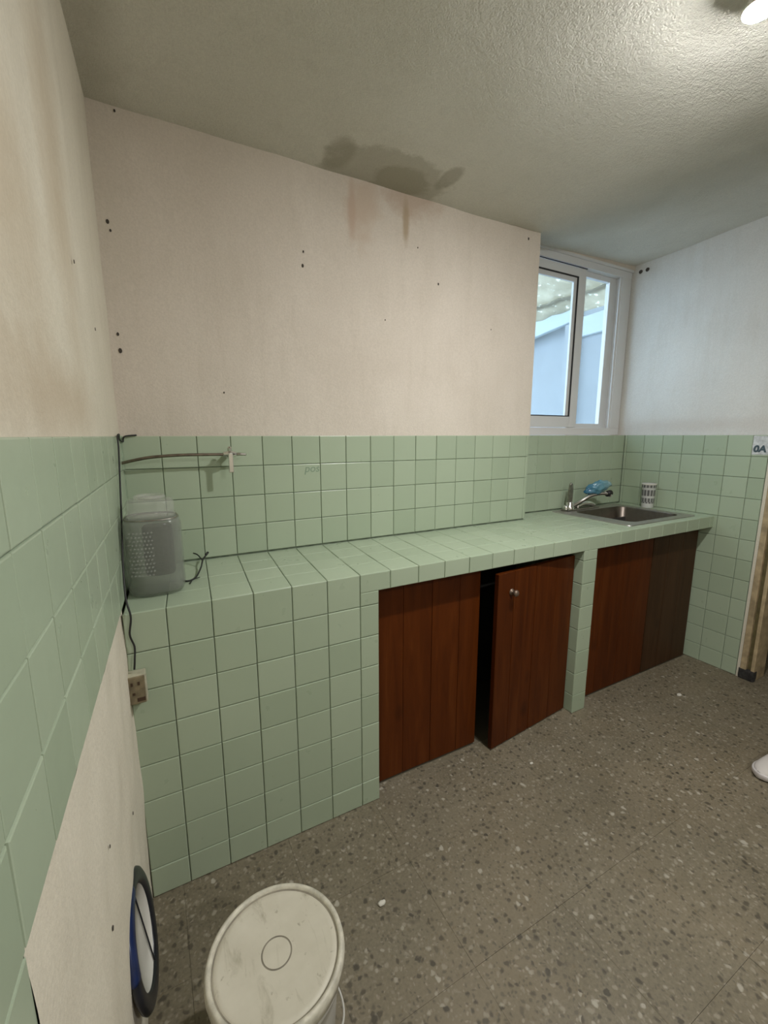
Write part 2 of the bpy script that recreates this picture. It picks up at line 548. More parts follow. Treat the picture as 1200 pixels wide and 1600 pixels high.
def grid(bm, P, nu, nv, mi=0, flip=False):
    rows = [[bm.verts.new(P(i / nu, j / nv)) for i in range(nu + 1)] for j in range(nv + 1)]
    for j in range(nv):
        for i in range(nu):
            q = [rows[j][i], rows[j][i + 1], rows[j + 1][i + 1], rows[j + 1][i]]
            f = bm.faces.new(q[::-1] if flip else q)
            f.material_index = mi
    return rows


def lathe(bm, prof, seg=32, cx=0, cy=0, cz=0, sq=None, mi=0, capb=False, capt=False):
    """profile [(r, z)] turned about z; sq = superellipse exponent for squarish sections"""
    rings = []
    for r, z in prof:
        ring = []
        for k in range(seg):
            a = 2 * PI * k / seg
            c, s = math.cos(a), math.sin(a)
            if sq:
                q = (abs(c) ** sq + abs(s) ** sq) ** (-1.0 / sq)
                c, s = c * q, s * q
            ring.append(bm.verts.new((cx + r * c, cy + r * s, cz + z)))
        rings.append(ring)
    for a, b_ in zip(rings, rings[1:]):
        for k in range(seg):
            f = bm.faces.new((a[k], a[(k + 1) % seg], b_[(k + 1) % seg], b_[k]))
            f.material_index = mi
    if capb:
        bm.faces.new(rings[0][::-1]).material_index = mi
    if capt:
        bm.faces.new(rings[-1]).material_index = mi
    return rings


def spline(pts, n=8, closed=False):
    P = [Vector(p) for p in pts]
    out = []
    N = len(P)
    for i in range(N if closed else N - 1):
        if closed:
            p0, p1, p2, p3 = P[i - 1], P[i], P[(i + 1) % N], P[(i + 2) % N]
        else:
            p0, p1, p2, p3 = P[max(i - 1, 0)], P[i], P[i + 1], P[min(i + 2, N - 1)]
        for k in range(n):
            t = k / n
            out.append(0.5 * ((2 * p1) + (p2 - p0) * t + (2 * p0 - 5 * p1 + 4 * p2 - p3) * t * t + (3 * p1 - p0 - 3 * p2 + p3) * t ** 3))
    if not closed:
        out.append(P[-1])
    return out


def tube(bm, pts, r, seg=8, closed=False, mi=0):
    N = len(pts)
    rr = r if callable(r) else (lambda t: r)
    prev = None
    rings = []
    for i, p in enumerate(pts):
        a = pts[i - 1] if (i > 0 or closed) else p
        b_ = pts[(i + 1) % N] if (i < N - 1 or closed) else p
        d = (b_ - a).normalized()
        if prev is None:
            ref = Vector((0, 0, 1)) if abs(d.z) < 0.9 else Vector((1, 0, 0))
            nrm = d.cross(ref).normalized()
        else:
            nrm = (prev - d * prev.dot(d)).normalized()
        prev = nrm
        bn = d.cross(nrm)
        R = rr(i / max(1, N - 1))
        rings.append([bm.verts.new(p + (nrm * math.cos(2 * PI * k / seg) + bn * math.sin(2 * PI * k / seg)) * R) for k in range(seg)])
    for i in range(N if closed else N - 1):
        a, b_ = rings[i], rings[(i + 1) % N]
        for k in range(seg):
            bm.faces.new((a[k], a[(k + 1) % seg], b_[(k + 1) % seg], b_[k])).material_index = mi
    if not closed:
        bm.faces.new(rings[0][::-1]).material_index = mi
        bm.faces.new(rings[-1]).material_index = mi


# tiles -----------------------------------------------------------------
def inset_poly(P, d):
    n = len(P)
    out = []
    for i in range(n):
        p0, p1, p2 = Vector(P[i - 1]), Vector(P[i]), Vector(P[(i + 1) % n])
        e1, e2 = (p1 - p0).normalized(), (p2 - p1).normalized()
        n1, n2 = Vector((-e1.y, e1.x)), Vector((-e2.y, e2.x))
        k = 1 + n1.dot(n2)
        out.append(p1 + (n1 + n2) * (d / max(k, 0.2)))
    return out


TILE_MESH = {}
GAP, BEV, TH = 0.0008, 0.0024, 0.004


def tile(parent, poly, origin, U, V, N, mesh_mat=None, jitter=True):
    """one glazed tile: poly = convex outline (CCW seen from the front) in (u, v); N points to the viewer"""
    o2 = Vector(poly[0])
    loc = [(round(p[0] - o2.x, 5), round(p[1] - o2.y, 5)) for p in poly]
    key = tuple(loc) + ((mesh_mat or M['tile']).name,)
    me = TILE_MESH.get(key)
    if me is None:
        bm = BM()
        outer = inset_poly(loc, GAP)
        lv = []
        for ins, h in ((0, -TH), (0, -BEV), (BEV * 0.3, -BEV * 0.3), (BEV, 0)):
            lv.append([bm.verts.new((q[0], q[1], h)) for q in (inset_poly(outer, ins) if ins else outer)])
        n = len(loc)
        for a, b_ in zip(lv, lv[1:]):
            for k in range(n):
                bm.faces.new((a[k], a[(k + 1) % n], b_[(k + 1) % n], b_[k]))
        bm.faces.new(lv[-1])
        me = bpy.data.meshes.new('tile')
        bm.normal_update()
        bm.to_mesh(me)
        bm.free()
        me.materials.append(mesh_mat or M['tile'])
        TILE_MESH[key] = me
    o = bpy.data.objects.new('tile', me)
    C.objects.link(o)
    o.parent = parent
    U, V, N = Vector(U).normalized(), Vector(V).normalized(), Vector(N).normalized()
    L = Vector(origin) + U * o2.x + V * o2.y
    mw = Matrix(((U.x, V.x, N.x, L.x), (U.y, V.y, N.y, L.y), (U.z, V.z, N.z, L.z), (0, 0, 0, 1)))
    if jitter:
        c = Matrix.Translation((0.055, 0.055, 0))
        j = c @ Matrix.Rotation(random.gauss(0, 0.0025), 4, 'X') @ Matrix.Rotation(random.gauss(0, 0.0025), 4, 'Y') @ c.inverted()
        mw = mw @ Matrix.Translation((0, 0, random.uniform(-0.0006, 0.0002))) @ j
    o.matrix_local = mw
    return o


def rect(u0, u1, v0, v1):
    return [(u0, v0), (u1, v0), (u1, v1), (u0, v1)]


def clip(P, a, b_, c):
    """keep the part of the polygon where a*u + b*v >= c"""
    out = []
    for i in range(len(P)):
        p, q = P[i - 1], P[i]
        fp, fq = a * p[0] + b_ * p[1] - c, a * q[0] + b_ * q[1] - c
        if (fp >= 0) != (fq >= 0):
            t = fp / (fp - fq)
            out.append((p[0] + (q[0] - p[0]) * t, p[1] + (q[1] - p[1]) * t))
        if fq >= 0:
            out.append(q)
    res = []
    for p in out:
        if not res or (abs(p[0] - res[-1][0]) + abs(p[1] - res[-1][1])) > 1e-4:
            res.append(p)
    if len(res) > 2 and (abs(res[0][0] - res[-1][0]) + abs(res[0][1] - res[-1][1])) < 1e-4:
        res.pop()
    if len(res) < 3:
        return []
    area = sum(res[i - 1][0] * res[i][1] - res[i][0] * res[i - 1][1] for i in range(len(res))) / 2
    return res if area > 2.5e-4 else []


def wob(p, a=0.002, s=5.0):
    return noise.noise(Vector(p) * s) * a


# ================================================================== the room shell
# ---- floor: terrazzo slabs with hairline joints
bm = BM()
box(bm, -0.35, 5.2, YF - 0.1, 0.4, -0.12, -0.003)
floor = obj('floor', bm, M['floor_joint'], kind='structure')
FT = 0.305
bmt = BM()
g = 0.0003
vs = box(bmt, g, FT - g, g, FT - g, -0.012, 0.0)
me_ft = bpy.data.meshes.new('floor_tile')
bmt.normal_update()
bmt.to_mesh(me_ft)
bmt.free()
me_ft.materials.append(M['terrazzo'])
for i in range(-1, 16):
    for j in range(-10, 1):
        x, y = 0.06 + i * FT, -0.67 + j * FT
        if y > -0.36:
            continue
        for yy in ([y] if y < -0.67 + 0.01 else [y]):
            o = bpy.data.objects.new('floor_tile', me_ft)
            C.objects.link(o)
            o.parent = floor
            o.location = (x, yy, random.uniform(-0.0008, 0))
# terrazzo texture should not repeat from slab to slab: read it in room space
for node in list(M['terrazzo'].node_tree.nodes):
    if node.type == 'TEX_COORD':
        ntz = M['terrazzo'].node_tree
        geo = ntz.nodes.new('ShaderNodeNewGeometry')
        for l in list(node.outputs['Object'].links):
            ntz.links.new(geo.outputs['Position'], l.to_socket)

# ---- ceiling
bm = BM()


def cp(u, v):
    x, y = -0.3 + u * 5.45, YF - 0.1 + v * (0.43 - YF)
    return (x, y, ceil_z(x, y) + wob((x, y, 3), 0.004, 4))


rows = grid(bm, cp, 150, 90, flip=True)
top = [bm.verts.new((x, y, 2.45)) for x, y in ((-0.3, YF - 0.1), (5.15, YF - 0.1), (5.15, 0.33), (-0.3, 0.33))]
bm.faces.new(top)
obj('ceiling', bm, M['ceiling'], smooth=True, kind='structure')

# ---- back wall with the window recess
bm = BM()
box(bm, -0.2, STEP - 0.006, 0.006, 0.30, 0.0, ZT)                        # tiled part (grout bed)
box(bm, STEP - 0.006, 3.0, RD + 0.006, 0.30, 0.0, ZT - 0.004)            # under the window
grid(bm, lambda u, v: (-0.05 + u * (STEP + 0.052), 0.002 + wob((u * 1.8, 0, v), 0.003, 6) * min(1, v * 8), ZT - 0.002 + v * (ceil_z(STEP * u, 0) + 0.02 - ZT)), 70, 36, 1)
grid(bm, lambda u, v: (STEP + 0.002 + wob((0, u, v), 0.002, 6), 0.002 + u * 0.30, ZT - 0.002 + v * (2.28 - ZT)), 8, 24, 1)
box(bm, -0.2, STEP - 0.003, 0.0075, 0.30, ZT - 0.001, 2.40, 1)
box(bm, STEP - 0.01, 3.0, 0.165, 0.30, 2.253, 2.40, 1)                    # over the window
box(bm, STEP - 0.01, 1.815, 0.165, 0.30, ZT, 2.40, 1)                     # left of the window
box(bm, STEP - 0.006, W, RD + 0.002, 0.235, ZT - 0.004, ZT, 1)            # plaster ledge
wall_back = obj('wall_back', bm, [M['grout'], M['plaster_back']], kind='structure')

for j in range(4):
    z1, z0 = ZT - j * TZ, max(ZT - (j + 1) * TZ, ZC - 0.004)
    i = 0
    x0 = 0.001
    x1 = PB
    while x0 < STEP - 0.01:
        tile(wall_back, rect(x0, min(x1, STEP), z0, z1), (0, 0, 0), (1, 0, 0), (0, 0, 1), (0, -1, 0))
        x0, x1 = x1, x1 + T
    # return of the step, then the recess wall
    tile(wall_back, rect(0.0, RD - 0.001, z0, z1), (STEP, 0, 0), (0, 1, 0), (0, 0, 1), (1, 0, 0))
    x1 = W
    xs = [STEP + 0.006] + [W - k * T for k in range(8, -1, -1) if W - k * T > STEP + 0.03]
    for a, b_ in zip(xs, xs[1:]):
        tile(wall_back, rect(a, b_, z0, z1), (0, RD, 0), (1, 0, 0), (0, 0, 1), (0, -1, 0))

# old nail holes and filled anchors in the plaster
for (x, z, r) in ((0.025, 1.893, .006), (0.03, 1.87, .004), (0.619, 1.919, .004), (0.615, 1.872, .006), (1.204, 1.899, .005), (0.022, 1.58, .005),
                  (0.024, 1.532, .007), (1.705, 2.169, .006), (0.95, 1.728, .003), (1.10, 2.02, .003), (0.32, 1.42, .003), (1.5, 1.75, .003), (0.07, 2.19, .004)):
    bm = BM()
    r *= 0.72
    lathe(bm, [(r, 0), (r * 0.8, 0.0012), (r * 0.35, 0.0004)], 10, capt=True)
    bmesh.ops.transform(bm, matrix=Matrix.Translation((x, 0.0005, z)) @ Matrix.Rotation(PI / 2, 4, 'X') @ Matrix.Scale(1.5, 4, (0, 1, 0)), verts=bm.verts)
    obj('nail_hole', bm, M['hole'], wall_back)

# ---- left wall (runs slightly askew)
LU, LN = Vector((-SL, -1, 0)).normalized(), Vector((1, -SL, 0)).normalized()
YL = 1.213     # where the low tiling near the door starts, measured along the wall


def LP(u, z, d=0.0):
    p = LU * u + LN * d
    return (p.x, p.y, z)


bm = BM()
for (u0, u1, z0, z1, d) in ((-0.3, 3.75, ZT, 2.40, -0.004), (-0.3, 3.75, 0, ZT, -0.007)):
    c = [LP(u, z, dd) for z in (z0, z1) for dd in (-0.2, d) for u in (u0, u1)]
    vv = [bm.verts.new(p) for p in c]
    for q in ((0, 1, 3, 2), (4, 6, 7, 5), (0, 4, 5, 1), (2, 3, 7, 6), (0, 2, 6, 4), (1, 5, 7, 3)):
        bm.faces.new([vv[k] for k in q]).material_index = 1 if z0 >= ZT else 0
grid(bm, lambda u, v: LP(-0.02 + u * 3.6, ZT - 0.001 + v * 0.96, -0.002 + wob((u * 2, 1, v), 0.004, 4) * min(1, v * 10)), 110, 36, 1, flip=False)


def low(u, v):
    uu = 0.40 + u * (YL + 0.003 - 0.40)
    zz = v * (ZT - 4 * TZ + 0.003)
    return LP(uu, zz, -0.001 + wob((u * 3, 2, v * 2), 0.005, 3) + 0.004 * math.sin(PI * v))


grid(bm, low, 60, 40, 1)
wall_left = obj('wall_left', bm, [M['grout'], M['plaster_left']], kind='structure')
ncol = 26
for k in range(ncol):
    u0, u1 = 0.001 + k * T, 0.001 + (k + 1) * T
    for j in range(11):
        z1 = ZT - j * TZ
        z0 = max(0.0, z1 - TZ)
        if z1 < 0.02:
            continue
        a, b_ = u0, u1
        if j >= 4:
            if u1 < YL + 0.02:
                continue
            a = max(a, YL)
        # v up, u along the wall; front normal LN: U x V must equal N
        tile(wall_left, rect(-b_, -a, z0, z1), (0, 0, 0), -LU, (0, 0, 1), LN)
for (u, z, r) in ((0.62, 0.45, .004), (0.93, 0.52, .004), (0.72, 0.36, .004), (0.88, 0.62, .003), (0.35, 1.52, .004), (0.55, 1.60, .004)):
    bm = BM()
    lathe(bm, [(r, 0), (r * 0.8, 0.0012), (r * 0.35, 0.0004)], 8, capt=True)
    bmesh.ops.transform(bm, matrix=Matrix.Translation(LP(u, z, 0.003)) @ Matrix.Rotation(PI / 2, 4, 'Y'), verts=bm.verts)
    obj('nail_hole', bm, M['hole'], wall_left)

bm = BM()
box(bm, -0.004, 0.0028, -0.0028, 0.004, ZC - 0.004, ZT)
obj('corner_joint', bm, M['corner'], wall_left)

# ---- right wall with the doorway
DY0, DY1, DZ = -0.622, -1.52, 2.06
bm = BM()
box(bm, W + 0.006, W + 0.12, DY0, 0.30, 0, ZT, 0)
box(bm, W + 0.004, W + 0.12, DY0, 0.30, ZT, 2.42, 1)
box(bm, W + 0.004, W + 0.12, DY1, DY0, DZ, 2.42, 1)
box(bm, W + 0.004, W + 0.12, YF - 0.1, DY1, 0, 2.42, 1)
grid(bm, lambda u, v: (W + 0.001 + wob((3, u * 2, v), 0.003, 5), 0.25 + u * (DY0 - 0.25), ZT - 0.001 + v * 1.08), 40, 36, 1, flip=True)
wall_right = obj('wall_right', bm, [M['grout'], M['plaster_right']], kind='structure')
for j in range(12):
    z1 = ZT - j * TZ
    z0 = max(0.0, z1 - TZ)
    if z1 < 0.02:
        continue
    ys = [RD - 0.001, RD - 0.0165] + [RD - 0.0165 - k * T for k in range(1, 7)] + [DY0 + 0.004]
    for a, b_ in zip(ys, ys[1:]):
        tile(wall_right, rect(-a, -b_, z0, z1), (W, 0, 0), (0, -1, 0), (0, 0, 1), (-1, 0, 0))
for (y, z) in ((0.125, 2.235), (0.085, 2.235)):
    bm = BM()
    lathe(bm, [(0.011, 0), (0.010, 0.003), (0.005, 0.001)], 12, capt=True)
    bmesh.ops.transform(bm, matrix=Matrix.Translation((W - 0.001, y, z)) @ Matrix.Rotation(-PI / 2, 4, 'Y'), verts=bm.verts)
    obj('anchor_hole', bm, M['hole'], wall_right)

# ---- wall behind the camera and the unlit hallway past the doorway
bm = BM()
box(bm, -0.3, W + 0.12, YF - 0.1, YF, 0, 2.42)
obj('wall_front', bm, M['plaster_left'], kind='structure')
bm = BM()
box(bm, 4.9, 5.0, YF - 0.1, 0.30, 0, 2.42)
box(bm, W + 0.12, 5.0, 0.20, 0.30, 0, 2.42)
box(bm, W + 0.12, 5.0, YF - 0.1, YF, 0, 2.42)
obj('wall_hallway', bm, M['dark_wall'], kind='structure')

# ---- door frame
bm = BM()
box(bm, W - 0.002, W + 0.125, DY0 - 0.014, DY0, 0, DZ, 0)                       # bare plaster edge
door = obj('door_1', bm, [M['plaster_left']], kind='structure')
for nm, y0, y1, x0, x1, mt in (('door_jamb', DY0 - 0.040, DY0 - 0.014, W - 0.006, W + 0.125, 'jamb_wood'),
                               ('jamb_groove', DY0 - 0.058, DY0 - 0.040, W + 0.012, W + 0.125, 'jamb_groove'),
                               ('door_stop', DY0 - 0.074, DY0 - 0.058, W + 0.000, W + 0.125, 'jamb_wood'),
                               ('door_jamb', DY1, DY1 + 0.06, W - 0.006, W + 0.125, 'jamb_wood')):
    bm = BM()
    box(bm, x0, x1, y0, y1, 0.0, DZ - 0.03, bev=0.003)
    obj(nm, bm, M[mt], door)
bm = BM()
box(bm, W - 0.006, W + 0.125, DY1, DY0 - 0.014, DZ - 0.03, DZ, bev=0.003)
obj('door_head', bm, M['jamb_wood'], door)
bm = BM()
box(bm, W - 0.010, W + 0.03, DY0 - 0.076, DY0 - 0.010, 0.0, 0.055, bev=0.006)
bmesh.ops.subdivide_edges(bm, edges=bm.edges[:], cuts=2)
for v_ in bm.verts:
    v_.co += Vector((wob(v_.co, 0.006, 40), wob(v_.co + Vector((5, 0, 0)), 0.006, 40), 0))
obj('rotten_foot', bm, M['jamb_dirt'], door)

# ---- window
WY = 0.175
win = thing('window_1', 'white sliding window', 'window')
del win['label'], win['category']
win['kind'] = 'structure'


def wbox(name, x0, x1, y0, y1, z0, z1, mt, parent=win, bev=0.002):
    bm = BM()
    box(bm, x0, x1, y0, y1, z0, z1, bev=bev)
    return obj(name, bm, M[mt], parent)


XL, XR, ZB, ZW = 1.815, 2.752, ZT + 0.001, 2.252
wbox('frame_sill', XL, XR, WY, WY + 0.07, ZB, 1.318, 'alu')
wbox('frame_head', XL, XR, WY, WY + 0.07, 2.205, ZW, 'alu')
wbox('frame_jamb', XL, 1.875, WY, WY + 0.07, 1.318, 2.205, 'alu')
wbox('frame_jamb', 2.665, XR, WY, WY + 0.07, 1.318, 2.205, 'alu')
wbox('head_slit_strip', XL, 2.347, WY - 0.001, WY + 0.002, 2.196, 2.200, 'gasket', bev=0.0)  # black strip stands in for the shaded slit above the sash
wbox('ceiling_bead', XL, XR, WY - 0.012, WY, 2.240, 2.254, 'alu')
# sliding sash in front (left)
sash = wbox('sliding_sash', 1.875, 1.935, WY + 0.004, WY + 0.030, 1.320, 2.196, 'alu')
wbox('sash_stile', 2.288, 2.347, WY + 0.004, WY + 0.030, 1.320, 2.196, 'alu', sash)
wbox('sash_rail', 1.935, 2.288, WY + 0.004, WY + 0.030, 1.320, 1.382, 'alu', sash)
wbox('sash_rail', 1.935, 2.288, WY + 0.004, WY + 0.030, 2.152, 2.196, 'alu', sash)
bm = BM()
for (x0, x1, z0, z1) in ((1.935, 2.288, 2.146, 2.152), (2.281, 2.288, 1.388, 2.146), (1.935, 2.288, 1.382, 1.388), (1.935, 1.941, 1.388, 2.146)):
    box(bm, x0, x1, WY + 0.006, WY + 0.020, z0, z1)
obj('glass_gasket', bm, M['gasket'], sash)
bm = BM()
for (x0, x1, z0, z1) in ((1.941, 2.281, 2.122, 2.146), (2.256, 2.281, 1.388, 2.122)):
    box(bm, x0, x1, WY + 0.012, WY + 0.024, z0, z1)
obj('glazing_bead', bm, M['alu'], sash)
wbox('pane', 1.936, 2.283, WY + 0.015, WY + 0.019, 1.384, 2.150, 'glass', sash, 0)
# fixed pane behind (right)
fx = wbox('fixed_sash', 2.300, 2.350, WY + 0.036, WY + 0.062, 1.318, 2.205, 'alu')
wbox('sash_stile', 2.600, 2.665, WY + 0.036, WY + 0.062, 1.318, 2.205, 'alu', fx)
wbox('sash_rail', 2.350, 2.600, WY + 0.036, WY + 0.062, 1.318, 1.344, 'alu', fx)
wbox('sash_rail', 2.350, 2.600, WY + 0.036, WY + 0.062, 2.176, 2.205, 'alu', fx)
wbox('pane', 2.345, 2.605, WY + 0.047, WY + 0.051, 1.338, 2.182, 'glass', fx, 0)
wbox('track_rail', 2.347, 2.665, WY + 0.030, WY + 0.034, 1.318, 1.334, 'alu', bev=0)
wbox('track_rail', 2.652, 2.665, WY + 0.006, WY + 0.012, 1.318, 2.205, 'alu', bev=0)

# ---- what the window looks on to: a small roofed patio
bm = BM()
box(bm, 3.40, 3.50, 0.30, 1.11, 0.0, 2.30)
box(bm, 3.52, 3.62, 1.11, 4.0, 0.0, 2.45)
box(bm, 1.0, 3.62, 4.0, 4.1, 0.0, 2.3)
box(bm, 3.31, 3.41, 1.035, 1.115, 0.0, 2.20)
obj('wall_patio', bm, M['patio_wall'], kind='structure')
bm = BM()
box(bm, -1.5, 3.6, 0.30, 4.1, -0.12, 0.0)
obj('ground_patio', bm, M['patio_floor'], kind='structure')
beam = thing('patio_beam', 'white painted eave beam on the pale blue wall outside the window', 'beam', (3.40, 1.1, 2.15))
for nm, pts, h in (('fascia', ((3.36, 0.30, 2.115), (3.36, 1.115, 2.085)), 0.16), ('fascia', ((3.36, 1.02, 2.245), (3.36, 3.6, 1.90)), 0.19)):
    bm = BM()
    (xa, ya, za), (xb, yb, zb) = pts
    vv = [bm.verts.new((x - 3.40, y - 1.1, z - 2.15)) for (x, y, z) in (
        (xa, ya, za), (xb, yb, zb), (xb, yb, zb + h), (xa, ya, za + h), (xa + 0.05, ya, za), (xb + 0.05, yb, zb), (xb + 0.05, yb, zb + h), (xa + 0.05, ya, za + h))]
    for q in ((0, 3, 2, 1), (4, 5, 6, 7), (0, 1, 5, 4), (1, 2, 6, 5), (2, 3, 7, 6), (3, 0, 4, 7)):
        bm.faces.new([vv[k] for k in q])
    bmesh.ops.bevel(bm, geom=bm.edges[:], offset=0.006, segments=1, affect='EDGES')
    obj(nm, bm, M['patio_beam'], beam)
roof = thing('patio_roof', 'weathered cream roofing sheets over the patio outside the window', 'roof', (3.40, 1.5, 2.30))
for (xa, za, xb, zb) in ((3.50, -0.02, 3.18, 0.085), (3.24, 0.085, 1.75, 0.56)):
    bm = BM()

    def rp(u, v):
        x = xa + (xb - xa) * v
        y = 0.33 + u * 3.4
        return (x - 3.40, y - 1.5, za + (zb - za) * v + 0.006 * math.sin(y * 30) + wob((x, y, 0), 0.02, 3))
    grid(bm, rp, 90, 16)
    o = obj('roofing_sheet', bm, M['roofing'], roof, smooth=True)
    sd = o.modifiers.new('thickness', 'SOLIDIFY')
    sd.thickness = 0.004

# ================================================================== the tiled counter
ctr = thing('kitchen_counter', 'long mint-tiled masonry kitchen counter along the wall with brown wooden doors', 'counter')
SX0, SX1, SY0, SY1 = 2.085, 2.668, -0.378, 0.098      # outer rim of the sink
HX0, HX1, HY0, HY1 = SX0 + 0.02, SX1 - 0.02, SY0 + 0.02, SY1 - 0.02
P0X, P1X = 1.704, 1.792                                # pillar
OX = 0.697                                             # left pier's right edge
zt, zb = ZC - 0.006, ZO + 0.006
bm = BM()
yf = -D + 0.006
box(bm, 0.004, HX0, yf, 0.004, zb, zt)
for k in range(8):
    ya, yb = -D + 0.006 + k * 0.0521, -D + 0.006 + (k + 1) * 0.0521
    box(bm, SL * yb + 0.0005, 0.006, ya, yb, zb, zt)
box(bm, HX0, HX1, yf, HY0, zb, zt)
box(bm, HX1, W + 0.004, yf, 0.004, zb, zt)
box(bm, STEP, HX0, 0.004, RD + 0.004, zb, zt)
box(bm, HX0, HX1, HY1, RD + 0.004, zb, zt)
box(bm, HX1, W + 0.004, 0.004, RD + 0.004, zb, zt)
box(bm, -0.0175, OX - 0.006, yf, 0.004, 0, zb)
box(bm, P0X + 0.006, P1X - 0.006, yf, 0.004, 0, zb)
box(bm, 0.004, STEP, -0.0030, 0.003, ZC - 0.005, ZC - 0.0004)
obj('masonry_core', bm, M['grout'], ctr)
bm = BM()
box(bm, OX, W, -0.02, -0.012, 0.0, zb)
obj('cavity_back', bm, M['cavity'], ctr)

# front tiles (fascia row, left pier, pillar)
kx = [PF + k * T for k in range(-1, 25)]
kx = [max(k, -0.0172) for k in kx] + [W]
rowsz = [(ZC, ZC - TZ)] + [(ZC - j * TZ, max(0, ZC - (j + 1) * TZ)) for j in range(1, 8)]
for a, b_ in zip(kx, kx[1:]):
    if b_ - a < 0.02:
        continue
    for j, (z1, z0) in enumerate(rowsz):
        U, V, N, O = (1, 0, 0), (0, 0, 1), (0, -1, 0), (0, -D, 0)
        if j == 0:
            # pieces of the fascia tile: full height over masonry, cut short over an opening
            segs = []
            for (m0, m1, full) in ((-1, OX, True), (OX, P0X, False), (P0X, P1X, True), (P1X, 9, False)):
                s0, s1 = max(a, m0), min(b_, m1)
                if s1 - s0 > 0.004:
                    segs.append((s0, s1, full))
            if len(segs) == 1:
                s0, s1, full = segs[0]
                tile(ctr, rect(s0, s1, z0 if full else ZO, z1), O, U, V, N)
            else:
                # a tile notched over the edge of an opening: short piece plus leg
                tile(ctr, rect(a, b_, ZO, z1), O, U, V, N)
                for s0, s1, full in segs:
                    if full:
                        tile(ctr, rect(s0, s1, z0, ZO + 2 * GAP), O, U, V, N, jitter=False)
        else:
            for m0, m1 in ((-1, OX), (P0X, P1X)):
                s0, s1 = max(a, m0), min(b_, m1)
                if m1 == P1X:
                    if not (a <= P0X < b_):
                        continue
                    s0, s1 = P0X, P1X
                if s1 - s0 > 0.01:
                    tile(ctr, rect(s0, s1, z0, z1), O, U, V, N)
for j, (z1, z0) in enumerate(rowsz):
    z1 = min(z1, ZO)
    if z1 - z0 < 0.02:
        continue
    tile(ctr, rect(0.35, D - 0.001, z0, z1), (P0X, 0, 0), (0, -1, 0), (0, 0, 1), (-1, 0, 0))      # left cheek of the pillar
    tile(ctr, rect(-(D - 0.001), -0.37, z0, z1), (P1X, 0, 0), (0, 1, 0), (0, 0, 1), (1, 0, 0))
    tile(ctr, rect(-(D - 0.001), -0.37, z0, z1), (OX, 0, 0), (0, 1, 0), (0, 0, 1), (1, 0, 0))

# top tiles: joints run slightly askew from the front edge to the wall
ty = [-D, -0.315, -0.21, -0.105, -0.0005]


def tx(x, y):
    return x + (0.031 * (y + D) / D) * max(0.0, min(1.0, (1.9 - x) / 0.4))


kt = [-0.010] + [PF + k * T for k in range(0, 25)] + [W]
for a, b_ in zip(kt, kt[1:]):
    if b_ - a < 0.02:
        continue
    yr = list(zip(ty, ty[1:]))
    if b_ > STEP + 0.01:
        yr += [(-0.0005, RD - 0.001)]
    for y0, y1 in yr:
        P = [(tx(a, y0), y0), (tx(b_, y0), y0), (tx(b_, y1), y1), (tx(a, y1), y1)]
        if a <= -0.005:
            P[0], P[3] = (SL * y0 + 0.002, y0), (SL * y1 + 0.002, y1)
        if y0 > -0.001:
            P = clip(P, 1, 0, STEP + 0.001)
        if b_ == W:
            P = [(min(p[0], W), p[1]) for p in P]
        if not P:
            continue
        inside = clip(clip(clip(clip(P, 1, 0, HX0), -1, 0, -HX1), 0, 1, HY0), 0, -1, -HY1)
        pieces = [P]
        if inside:
            mid = clip(clip(P, 1, 0, HX0), -1, 0, -HX1)
            pieces = [clip(P, -1, 0, -HX0), clip(P, 1, 0, HX1), clip(mid, 0, -1, -HY0) if mid else [], clip(mid, 0, 1, HY1) if mid else []]
        for q in pieces:
            if q:
                tile(ctr, q, (0, 0, ZC), (1, 0, 0), (0, 1, 0), (0, 0, 1))


# doors: planks with narrow grooves
def door_leaf(x0, x1, y, joints, mt, label=None, pivot=None, ang=0.0, z0=0.006, z1=ZO - 0.004, knob=None, knob_mat='knob'):
    px = pivot if pivot is not None else x0
    d = bpy.data.objects.new('door', None)
    C.objects.link(d)
    d.parent = ctr
    d.location = (px, y, 0)
    d.rotation_euler = (0, 0, ang)
    if label:
        d['label'] = label
    xs = [x0] + joints + [x1]
    for a, b_ in zip(xs, xs[1:]):
        bm = BM()
        e = random.uniform(-0.0006, 0.0006)
        box(bm, a + 0.0006 - px, b_ - 0.0006 - px, e, 0.020, z0, z1, bev=0.0016)
        obj('plank', bm, M[mt], d)
    bm = BM()
    for zz in (z0 + 0.12, z1 - 0.12):
        box(bm, x0 + 0.03 - px, x1 - 0.03 - px, 0.0205, 0.038, zz - 0.03, zz + 0.03)
    obj('batten', bm, M['wood_red'], d)
    if knob:
        kx_, kz_ = knob
        bm = BM()
        lathe(bm, [(0.013, 0), (0.013, 0.003), (0.006, 0.005), (0.006, 0.014), (0.012, 0.018), (0.0135, 0.024), (0.010, 0.029), (0.004, 0.031)], 16, capt=True)
        bmesh.ops.transform(bm, matrix=Matrix.Translation((kx_ - px, 0, kz_)) @ Matrix.Rotation(PI / 2, 4, 'X'), verts=bm.verts)
        obj('knob', bm, M[knob_mat], d, smooth=True)
    return d


DYF = -0.362
door_leaf(OX + 0.003, 1.178, DYF, [0.827, 0.951, 1.078], 'wood_red', 'reddish brown plank door standing closed beside the left pier')
door_leaf(1.206, P0X - 0.004, DYF - 0.018, [1.300, 1.435, 1.570], 'wood_red', 'brown plank door standing ajar with a small round knob',
          pivot=P0X - 0.004, ang=math.radians(5.8), z1=0.750, knob=(1.283, 0.668))
door_leaf(P1X + 0.003, 2.318, DYF - 0.003, [1.93, 2.09, 2.20], 'wood_red', 'reddish brown plank door under the sink beside the pillar')
door_leaf(2.323, 2.740, DYF - 0.003, [2.46, 2.60], 'wood_daylit', 'duller greyish brown plank door at the right end of the counter')

